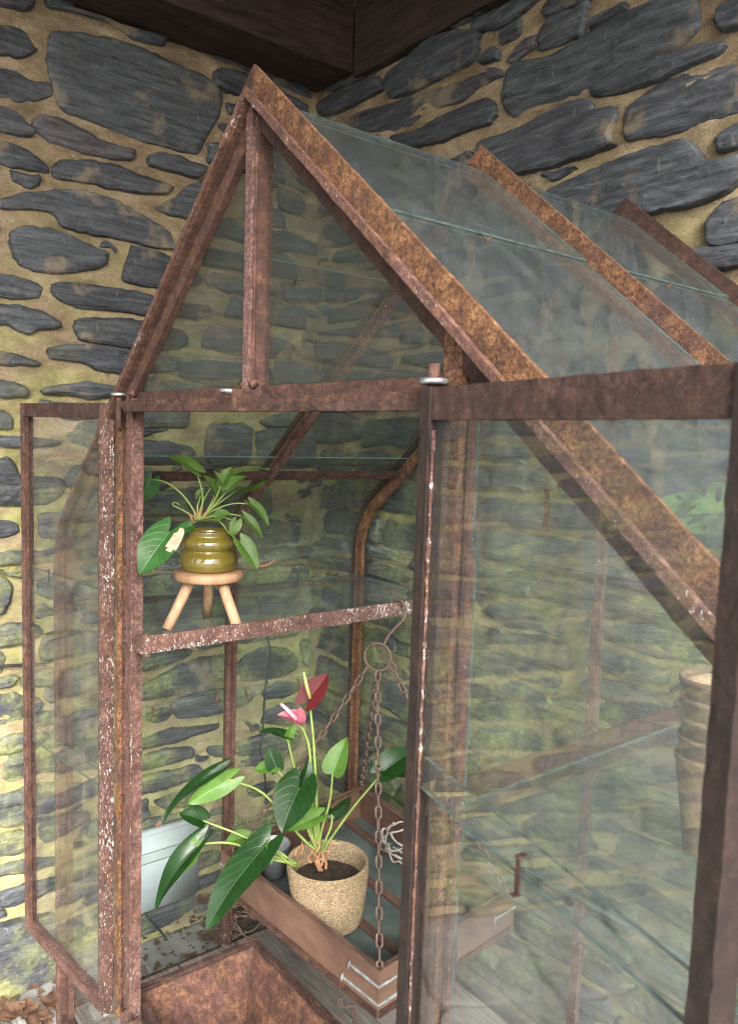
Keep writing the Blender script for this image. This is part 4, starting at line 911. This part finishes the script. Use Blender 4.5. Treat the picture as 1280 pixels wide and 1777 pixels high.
# hook, ring, chains
hk = onp(690, 1046, 0, -.392); rg = atd(655, 1140, dep(hk)-.0); rg = Vector((rg.x, rg.y, rg.z))
hp = [atd(x, y, dep(hk)+dd) for x, y, dd in ((676, 1052, .012), (684, 1042, .006), (697, 1043, -.012), (703, 1058, -.014), (700, 1075, -.012), (688, 1087, -.008), (676, 1100, -.006), (668, 1114, -.004), (666, 1122, -.004))]
mb = MB(); mb.tube(crom(hp, 5), .0033, 8); mb.build('hook', 'chain', tray, smooth=True)
ring(rg, 24/F_PX*dep(rg), .0030, FW+RT*.35, 'ring', 'chain', tray, 28)
LKL, LKW, LKR = .0300, .0170, .0027
def link_mesh():
    mb = MB(); pts = []; a = LKW/2-LKR; l = LKL/2-LKR-a
    for i in range(20):
        t = 2*math.pi*i/20; pts.append(Vector((a*math.cos(t), 0, a*math.sin(t)+(l if math.sin(t) >= 0 else -l))))
    pts.append(pts[0]); mb.tube(pts, LKR, 6, False); o = mb.build('chain_link', 'chain', None, smooth=True); me = o.data; bpy.data.objects.remove(o); return me
LM = link_mesh()
def chain(A, B, parent, sag=0.0):
    A, B = Vector(A), Vector(B); ch = empty('chain', tuple(A), parent); L = (B-A).length; pitch = LKL-2*LKR-.0006; n = max(2, int(L/pitch))
    P = [A.lerp(B, i/n)-Vector((0, 0, sag*math.sin(math.pi*i/n))) for i in range(n+1)]; base = random.uniform(0, 1)
    for i in range(n):
        d = (P[i+1]-P[i]).normalized(); o = bpy.data.objects.new('chain_link', LM); COL.objects.link(o); o.parent = ch
        q = d.to_track_quat('Z', 'Y') @ Matrix.Rotation(base+(math.pi/2 if i % 2 else 0)+random.gauss(0, .12), 4, 'Z').to_quaternion()
        o.rotation_mode = 'QUATERNION'; o.rotation_quaternion = q; o.location = (P[i]+P[i+1])/2-A
    return ch
ringr = 24/F_PX*dep(rg)
# let the four corner chains meet the ring at its lower edge
lo = rg-UP*ringr
chain(lo, tN+Vector((-.006, .006, -.012)), tray, .01)
chain(rg-UP*ringr*.7-RT*ringr*.7, tL+Vector((.01, .01, -.012)), tray, .02)
chain(lo+FW*.006, tB+Vector((.01, -.012, -.012)), tray, .015)
chain(rg-UP*ringr*.3+RT*ringr*.9, tR+Vector((-.012, -.006, -.012)), tray, .02)
# ------------------------------------------------------------------ anthurium in rope pot
bz = tb_z+.0135
pb = onp(571, 1597, 2, bz); ad = dep(pb)
tb = atd(558, 1490, ad-.005); prr = 70/F_PX*ad; pth_ = tb.z-bz
an = thing('anthurium_pot', 'anthurium with two red flowers in a woven rope pot inside the hanging tray', 'potted plant', tuple(pb))
lean = Vector((tb.x-pb.x, tb.y-pb.y, 0))*.35
prof = []
NR = 34
for i in range(NR*4+1):
    t = i/(NR*4); r = prr*(.74+.26*min(1, t*1.15)**.65); r += .0011*math.cos(2*math.pi*i/4)
    prof.append((r*(1 if t > .04 else .94+.06*t/.04), pth_*t))
prof = [(.001, 0), (prr*.66, 0)]+prof+[(prr*.97, pth_+.003), (prr*.93, pth_+.001), (prr*.90, pth_*.97), (prr*.88, pth_*.62)]
mb = MB(); mb.lathe(pb, prof, 56, wob=.008)
for v in mb.v: v += lean*((v.z-bz)/pth_)
mb.build('pot', 'rope', an, smooth=True)
mb = MB(); mb.lathe(pb+lean*.8, [(.001, pth_*.72), (prr*.4, pth_*.72), (prr*.885, pth_*.68)], 24, wob=.2); mb.build('soil', 'soil', an, smooth=True)
ac = atd(548, 1497, ad-.01)
def al(x, y, dd=0): return atd(x, y, ad+dd)
tA = (CAM-pb).normalized(); crown2 = atd(553, 1480, ad-.01); crown3 = atd(520, 1500, ad-.02)
AN = [
 ((464,1464),(357,1614),70, tA*.75+uv_*.7-rt*.25, 'anth', [(505,1500,-.05)], -.10, -.17, dict(fold=.22, bend=.07, heart=.14, mid=.33), crown3),
 ((350,1464),(269,1586),46, tA*.75+uv_*.4-rt*.5, 'anth', [(470,1490,-.04),(405,1464,-.06)], -.08, -.12, dict(fold=.4, bend=.12, heart=.2), crown3),
 ((340,1466),(322,1512),26, tA*1.-rt*.1-uv_*.3, 'anth_l', None, -.085, -.095, dict(fold=.3, bend=-.05), crown3),
 ((352,1424),(311,1412),42, tA*.7+uv_*.7, 'anth', [(480,1488,-.03),(430,1455,-.04)], -.05, -.06, dict(fold=.3, bend=.08), crown3),
 ((398,1353),(324,1396),40, tA*.9-uv_*.25+rt*.15, 'anth_l', [(520,1450,-.02),(458,1378,-.03)], -.05, -.09, dict(fold=.35, bend=-.05, heart=.25), crown2),
 ((382,1340),(280,1430),30, tA*.4+uv_*.9-rt*.2, 'anth', None, -.045, -.10, dict(fold=.2, bend=.14, heart=.2), crown2),
 ((519,1368),(489,1446),74, tA*.95+uv_*.45-rt*.2, 'anth', [(535,1440,-.02),(528,1395,-.04)], -.05, -.10, dict(fold=.18, bend=.08, heart=.32, mid=.25), crown2),
 ((522,1366),(536,1318),30, tA*.7+uv_*.2+rt*.6, 'anth', None, -.02, -.0, dict(fold=.4, bend=.05, heart=.1), crown2),
 ((479,1332),(466,1296),34, tA*.9+uv_*.3-rt*.1, 'anth', [(530,1420,.0),(500,1362,.0)], .01, .02, dict(fold=.4, bend=.05, heart=.2), crown2),
 ((478,1331),(440,1336),26, tA*.5+uv_*.2+rt*.3, 'anth_l', None, .01, .02, dict(fold=.3, bend=.05), crown2),
 ((498,1279),(449,1270),24, tA*.3+uv_*.9, 'anth', [(538,1430,.01),(508,1320,.01)], .01, .03, dict(fold=.3, bend=.1), crown2),
 ((499,1279),(510,1250),18, tA*.8+rt*.4, 'anth_l', None, .01, .01, dict(fold=.4), crown2),
 ((577,1342),(603,1278),46, tA*.9+uv_*.1-rt*.3, 'anth_l', [(557,1445,0),(572,1390,0)], .0, .03, dict(fold=.3, bend=.02, heart=.06, mid=.18), crown2),
 ((666,1338),(722,1300),52, tA*.8+uv_*.6+rt*.1, 'anth', [(565,1470,0),(610,1405,.0)], .0, .03, dict(fold=.25, bend=.06, heart=.25), atd(562, 1490, ad-.02)),
 ((668,1338),(722,1350),34, tA*.4+uv_*.7, 'anth', None, .0, .03, dict(fold=.2, bend=.06, heart=.2), crown2),
 ((553,1416),(499,1443),34, tA*.8+uv_*.6, 'anth_l', [(553,1450,-.02)], -.04, -.07, dict(fold=.25, bend=.06), crown2),
 ((576,1413),(610,1382),30, tA*.5-uv_*.3+rt*.3, 'anth', [(560,1470,.01),(574,1435,.01)], .02, .05, dict(fold=.2, bend=.08), atd(560, 1490, ad)),
 ((576,1413),(553,1398),18, tA*.6-uv_*.2, 'anth', None, .02, .03, dict(fold=.2, bend=.08), crown2),
 ((427,1453),(388,1466),30, tA*.6+uv_*.7, 'anth_l', [(500,1490,-.01),(470,1468,-.01)], -.01, -.02, dict(fold=.3, bend=.1), crown3),
 ((466,1466),(470,1500),18, tA*.7+rt*.5, 'anth_l', None, -.10, -.12, dict(fold=.3), crown3),
]
for b_, t_, w_, n_, m_, pth, db_, dt_, kw, cw in AN: plant_leaf(an, cw, ad, b_, t_, w_, n_, m_, pth, .0029, db_, dt_, **kw)
leaf(an, al(280, 1426, -.10), al(270, 1436, -.105), 9/F_PX*ad, tA, 'dead', .3, 0, 0, 'dried_tip')
petiole(an, [crown2, al(550, 1420), al(545, 1300), al(537, 1218, .01)], .0042, .0026, 'stem_r', 'flower_stalk')
petiole(an, [crown2, al(543, 1410, .01), al(538, 1310, .01), al(530, 1275, .01), al(519, 1256, .0)], .0038, .0026, 'stem_r', 'flower_stalk')
fl = leaf(an, al(536, 1213, .005), al(569, 1169, .03), 46/F_PX*ad, tA*1.+uv_*.1-rt*.1, 'spathe', .35, .0, .30, 'spathe', mid=.22)
mb = MB(); mb.tube([al(538, 1212, -.005), al(532, 1190, -.012), al(527, 1167, -.014)], [.0042, .0040, .0026], 10); mb.build('spadix', 'spadix', fl, smooth=True)
fl = leaf(an, al(519, 1253, .0), al(480, 1241, -.01), 30/F_PX*ad, tA*.7+uv_*.5, 'spathe_p', .6, .1, .2, 'spathe')
leaf(an, al(520, 1252, -.005), al(521, 1226, -.0), 22/F_PX*ad, tA*.9, 'spathe_p', .3, .02, .1, 'spathe')
mb = MB(); mb.tube([al(514, 1248, -.012), al(500, 1233, -.02), al(487, 1221, -.022)], [.0055, .005, .003], 10); mb.build('spadix', 'spadix_p', fl, smooth=True)
for k in range(16):
    x, y = random.uniform(505, 572), random.uniform(1478, 1512); petiole(an, [al(x, y, -.02), al(x+random.uniform(-8, 8), y-random.uniform(6, 16), -.025), al(x+random.uniform(-14, 14), y-random.uniform(10, 26), -.025)], .0035, .0008, 'sheath', 'sheath')

# ------------------------------------------------------------------ other things in the tray
def tangle(name, label, cat, c, r, n, m, tr=.0022, flat=.6):
    t = thing(name, label, cat, tuple(c)); c = Vector(c)
    for k in range(n):
        pts = []; a0 = random.uniform(0, 6.3); ell = random.uniform(.6, 1.0); tilt = Vector((random.uniform(-.5, .5), random.uniform(-.5, .5), 1)).normalized(); u = tilt.orthogonal().normalized(); w = tilt.cross(u)
        span = random.uniform(2.0, 5.0)
        for i in range(14):
            a = a0+span*i/13; rr = r*(1+.12*math.sin(3*a+k)); p = c+u*math.cos(a)*rr+w*math.sin(a)*rr*ell+Vector((0, 0, r*flat+random.uniform(-.1, .1)*r)); p.z = max(p.z, c.z+tr); pts.append(p)
        mb = MB(); mb.tube(crom(pts, 3), [tr*(1-.5*i/39) for i in range(40)][:len(crom(pts, 3))], 6); mb.build('twig', m, t, smooth=True)
    return t
cv = onp(712, 1500, 2, tb_z+.02)
tangle('dried_vine', 'tangle of pale dried vine twigs lying in the hanging tray', 'vine', (cv.x, cv.y, tb_z+.014), .075, 9, 'twig', .0034, .9)
gp = onp(474, 1515, 2, tb_z+.014)
gt = thing('galvanised_pot', 'small grey galvanised pot half hidden behind the rope pot', 'pot', (gp.x, gp.y, tb_z+.014))
mb = MB(); mb.lathe((gp.x, gp.y, tb_z+.014), [(.001, 0), (.030, 0), (.040, .075), (.042, .078), (.039, .076), (.030, .01), (.001, .01)], 28); mb.build('shell', 'silver', gt, smooth=True)
ring((gp.x, gp.y, tb_z+.014+.078), .0415, .0016, (0, 0, 1), 'rim', 'silver', gt, 28)
cw_ = onp(432, 1600, 2, .26)
wc = onp(433, 1598, 0, -.62)
tangle('wire_coil', 'loose coil of brown wire hanging below the left end of the tray', 'wire', (wc.x, wc.y, wc.z-.05), .042, 6, 'chain', .0016, .9)
# spare hook below the tray
hb = onp(604, 1740, 0, -.25)
sh = thing('chain_hook', 'rusty wire hook dangling beneath the near corner of the tray', 'hook', tuple(hb))
for s_ in (0, 1):
    mb = MB(); mb.tube(crom([atd(x+s_*6, y, dep(hb)+s_*.004) for x, y in ((588, 1732), (586, 1742), (596, 1748), (606, 1744), (612, 1752), (614, 1790))], 4), .0024, 7); mb.build('wire', 'chain', sh, smooth=True)

# ------------------------------------------------------------------ rusty trough on the floor of the greenhouse
trz = -1.085+ZF
a0_, a1_, a2_ = onp(250, 1716, 2, trz), onp(432, 1642, 2, trz), onp(592, 1777, 2, trz)
tx0, ty1 = (a0_.x+a1_.x)/2, (a1_.y+a2_.y)/2; tx1, ty0 = .34, .045; tz0 = .185
tro = thing('rusty_trough', 'deep rusted sheet metal trough standing on the floor inside the door', 'trough', ((tx0+tx1)/2, (ty0+ty1)/2, tz0))
ins_ = .055
def tw(name, P, m='rust_trough', n=14):
    A, B, C, D = [Vector(p) for p in P]; mb = MB(); V = []; nn = (B-A).cross(D-A).normalized()*.003
    for side in (0, 1):
        for i in range(n+1):
            for j in range(7):
                p = A.lerp(B, i/n).lerp(D.lerp(C, i/n), j/6); p = p+Vector((noise.noise(p*20), noise.noise(p*20+Vector((5, 0, 0))), 0))*.0018; V.append(p+nn*side)
    f = [(s_*(n+1)*7+i*7+j, s_*(n+1)*7+(i+1)*7+j, s_*(n+1)*7+(i+1)*7+j+1, s_*(n+1)*7+i*7+j+1)[::(1 if s_ else -1)] for s_ in (0, 1) for i in range(n) for j in range(6)]
    k = (n+1)*7; f += [(i*7, (i+1)*7, (i+1)*7+k, i*7+k) for i in range(n)]+[(i*7+6, i*7+6+k, (i+1)*7+6+k, (i+1)*7+6) for i in range(n)]
    mb.add(V, f); return mb.build(name, m, tro, smooth=True)
ob = [(tx0+ins_, ty0+ins_*.6, tz0+.02), (tx1-ins_, ty0+ins_*.6, tz0+.02), (tx1-ins_, ty1-ins_, tz0+.02), (tx0+ins_, ty1-ins_, tz0+.02)]
ot = [(tx0, ty0, trz), (tx1, ty0, trz), (tx1, ty1, trz), (tx0, ty1, trz)]
for i in range(4): j = (i+1) % 4; tw('trough_wall', [ob[i], ob[j], ot[j], ot[i]])
tw('trough_floor', [ob[0], ob[1], ob[2], ob[3]])
for i in range(4):
    j = (i+1) % 4; a, b = Vector(ot[i]), Vector(ot[j]); d = (b-a).normalized(); mb = MB(); up = Vector((0, 0, 1))
    mb.bar(a-d*.006+up*.004, b+d*.006*(-1)+up*.004, up.cross(d), up, .014, .012, .015, .0008); mb.build('rim', 'rust_dark', tro)
for (x, y) in ((tx0+.12, ty0+.05), (tx1-.12, ty0+.05), (tx0+.12, ty1-.08), (tx1-.12, ty1-.08)):
    mb = MB(); mb.bar((x, y, .1495), (x, y, tz0+.02), X, Y, .03, .03); mb.build('foot', 'rust_dark', tro)
# ------------------------------------------------------------------ peat pots and holed plant on the right shelf
pz = SHZ+.004
ppb = onp(1212, 1478, 2, pz); pdp = dep(ppb); ptop = atd(1228, 1168, pdp)
toth = ptop.z-pz
prp = 50/F_PX*pdp
names_ = ['bottom', 'second lowest', 'middle', 'second highest', 'topmost']
hp_ = toth-4*.020
for k in range(5):
    z0 = pz+.020*k
    o = thing('peat_pot', f'brown fibre peat pot, {names_[k]} of the nested stack' + (', filled with tan grit' if k == 4 else ' on the right shelf'), 'plant pot', (ppb.x, ppb.y, z0), 'nested peat pots')
    jx = Vector((random.uniform(-.002, .002), random.uniform(-.002, .002), 0)); r0 = prp*(.48); r1 = prp*(.96)
    prof = [(.001, 0), (r0, 0), (r0+(r1-r0)*.5, hp_*.5), (r1*.985, hp_-.006), (r1*1.03, hp_-.005), (r1*1.04, hp_), (r1*.97, hp_+.0005), (r1*.955, hp_-.004), (r0*.9+(r1-r0)*.45, hp_*.5), (r0*.9, .004), (.001, .004)]
    mb = MB(); mb.lathe(Vector((ppb.x, ppb.y, z0+.0004))+jx, prof, 40, wob=.012); mb.build('shell', 'peat', o, smooth=True)
    if k == 4:
        mb = MB(); mb.lathe(Vector((ppb.x, ppb.y, z0)), [(.001, hp_+.002), (r1*.5, hp_+.001), (r1*.94, hp_-.006)], 32, wob=.08); mb.build('grit', 'peat_fill', o, smooth=True)
# holed leaf plant
mo = Vector((.66, .50, pz)); mon = thing('swiss_cheese_plant', 'pale green holed leaf plant standing on the right shelf under the roof glass', 'potted plant', tuple(mo))
mb = MB(); mb.lathe(mo, [(.001, 0), (.045, 0), (.06, .09), (.063, .09), (.058, .085), (.05, .07), (.001, .07)], 28); mb.build('pot', 'peat', mon, smooth=True)
mb = MB(); mb.lathe(mo, [(.001, .078), (.055, .074)], 20); mb.build('soil', 'soil', mon)
def holed(B, T, wm, nrm):
    B, T = Vector(B), Vector(T); ax = T-B; L = ax.length; ax.normalize(); nrm = Vector(nrm); nrm = (nrm-ax*nrm.dot(ax)).normalized(); sd_ = nrm.cross(ax)
    nt_, nv_ = 60, 20; V = []; uv = []; mb = MB()
    for i in range(nt_+1):
        t = i/nt_; w = (math.sin(math.pi*min(1, (t*.92+.08)))**.7)*wm/2*(1-.25*t)
        for j in range(-nv_, nv_+1):
            v = j/nv_; V.append(B+ax*(t*L)+sd_*(v*w)+nrm*(.05*L*math.sin(math.pi*t)+.004*math.sin(t*14)-abs(v)*w*.12)); uv.append((t, abs(v)))
    q = 2*nv_+1; fs = []
    for i in range(nt_):
        for j in range(q-1):
            t = (i+.5)/nt_; v = abs((j+.5-nv_)/nv_)
            c = (t*7-v*1.1) % 1-.5; hole = (c/.22)**2+((v-.52)/.33)**2 < 1 and .12 < t < .9
            if not hole: fs.append((i*q+j, (i+1)*q+j, (i+1)*q+j+1, i*q+j+1))
    mb.add(V, fs); mb.uv = uv; return mb.build('leaf', 'mons', mon, smooth=True)
md = 1.02
mB, mT = atd(1300, 893, md), atd(1150, 868, md+.12); holed(mB, mT, .105, Vector((0, 0, 1))*.6+(CAM-mB).normalized()*.75)
petiole(mon, [mo+Vector((0, 0, .07)), mo.lerp(mB, .5)+Vector((.02, .02, .04)), mB], .003, .002)
mB2, mT2 = atd(1262, 655, md+.1), atd(1166, 642, md+.12); leaf(mon, mB2, mT2, .06, Vector((0, 0, 1))*.8+(CAM-mB2).normalized()*.4, 'mons', .2, .04)
petiole(mon, [mo+Vector((0, 0, .07)), mo.lerp(mB2, .5)+Vector((.02, .03, .04)), mB2], .003, .002)

# ------------------------------------------------------------------ things on the wall and floor
bx0 = onp(250, 1440, 0, XW+.03); bx1 = onp(338, 1556, 0, XW+.03)
by0, by1, bz1, bz0 = bx0.y-.05, bx1.y, onp(300, 1428, 0, XW+.03).z, onp(300, 1560, 0, XW+.03).z
ub = thing('utility_box', 'pale blue plastic utility box fixed low on the left wall behind the glass', 'box', (XW+.02, (by0+by1)/2, bz0))
def rbox(c, sx, sy, sz, r, name, m, par):
    import bmesh
    bm = bmesh.new(); bmesh.ops.create_cube(bm, size=1); bmesh.ops.scale(bm, vec=(sx, sy, sz), verts=bm.verts); bmesh.ops.bevel(bm, geom=bm.edges[:], offset=r, segments=3, affect='EDGES')
    mb = MB(); bm.verts.index_update(); mb.add([v.co+Vector(c) for v in bm.verts], [tuple(v.index for v in f.verts) for f in bm.faces]); bm.free(); return mb.build(name, m, par, smooth=True)
cyb, czb = (by0+by1)/2, (bz0+bz1)/2
rbox((XW+.030, cyb, czb), .05, by1-by0, bz1-bz0, .008, 'box_body', 'bluebox', ub); rbox((XW+.060, cyb, czb+.004), .012, (by1-by0)*.96, (bz1-bz0)*.94, .005, 'lid', 'bluebox', ub)
def cable(pts, axis, val, r, label, m, cat='cable'):
    P = [onp(x, y, axis, val) for x, y in pts]; mb = MB(); mb.tube(crom(P, 6), r, 7); return tag(mb.build('cable', m, None, smooth=True, origin=P[-1]), label, cat)
cable([(464, 1105), (469, 1140), (460, 1200), (456, 1270), (452, 1300), (460, 1350), (462, 1390)], 0, XW+.035, .0035, 'thin dark green cable hanging down the left wall behind the glass', 'cable')
cable([(255, 1590), (280, 1618), (300, 1650), (302, 1684), (296, 1700)], 0, XW+.04, .0035, 'thin dark cable curling down to the dead leaves at the wall foot', 'cable')
cable([(-20, 1158), (20, 1155), (45, 1154), (80, 1153)], 0, XW+.03, .004, 'short black cable across the mortar at the left edge', 'black')
def dryleaf(P, s, label, group):
    mb = MB(); V = []; ang = random.uniform(0, 6.3); ca, sa = math.cos(ang), math.sin(ang); k1, k2 = random.uniform(.1, .45), random.uniform(-.6, .6)
    for i in range(9):
        t = i/8-.5; w = .42*max(.02, math.cos(t*math.pi))*(1+.25*math.sin(i*2.4))
        for j in range(-3, 4):
            v = j/3; x, y = t*s, v*w*s; z = s*(k1*v*v*.35+.25*k2*t*t+.05*math.sin(i*1.7+j)); V.append(Vector((P[0]+x*ca-y*sa, P[1]+x*sa+y*ca, P[2]+z)))
    mz = min(v.z for v in V)
    for v in V: v.z += P[2]-mz
    mb.add(V, [(i*7+j, (i+1)*7+j, (i+1)*7+j+1, i*7+j+1) for i in range(8) for j in range(6)])
    o = mb.build('dead_leaf', 'dead', None, smooth=True, origin=Vector(P)); return tag(o, label, 'leaf', group)
for (x, y) in ((20, 1768), (45, 1760), (70, 1772), (98, 1750), (66, 1757), (140, 1752)):
    p = onp(x, y, 2, .03); p.x = max(p.x, XW+.05); dryleaf((p.x, p.y, random.uniform(.004, .05)), random.uniform(.06, .09), 'curled brown dead leaf on the ground at the bottom left corner', 'dead leaves at the bottom left corner')
for k in range(18):
    yy = random.uniform(.18, .80); xx = random.uniform(XW+.06, -.90); dryleaf((xx, yy, random.uniform(.004, .12)), random.uniform(.05, .09), 'brown dead leaf in the drift between left wall and greenhouse', 'dead leaves along the left wall')
mb = MB()
for k in range(700):
    p = Vector((random.uniform(XW+.03, -.86), random.uniform(-.3, .88), 0)); s = random.uniform(.004, .016); a = random.uniform(0, 6.3); z = random.uniform(.006, .05) if p.y > .1 else random.uniform(.005, .02)
    mb.add([p+Vector((math.cos(a+i*2.1)*s, math.sin(a+i*2.1)*s, z+random.uniform(0, .008))) for i in range(3)], [(0, 1, 2)])
tag(mb.build('leaf_litter', 'dead'), 'crumbled brown leaf litter along the foot of the left wall', 'litter', kind='stuff')
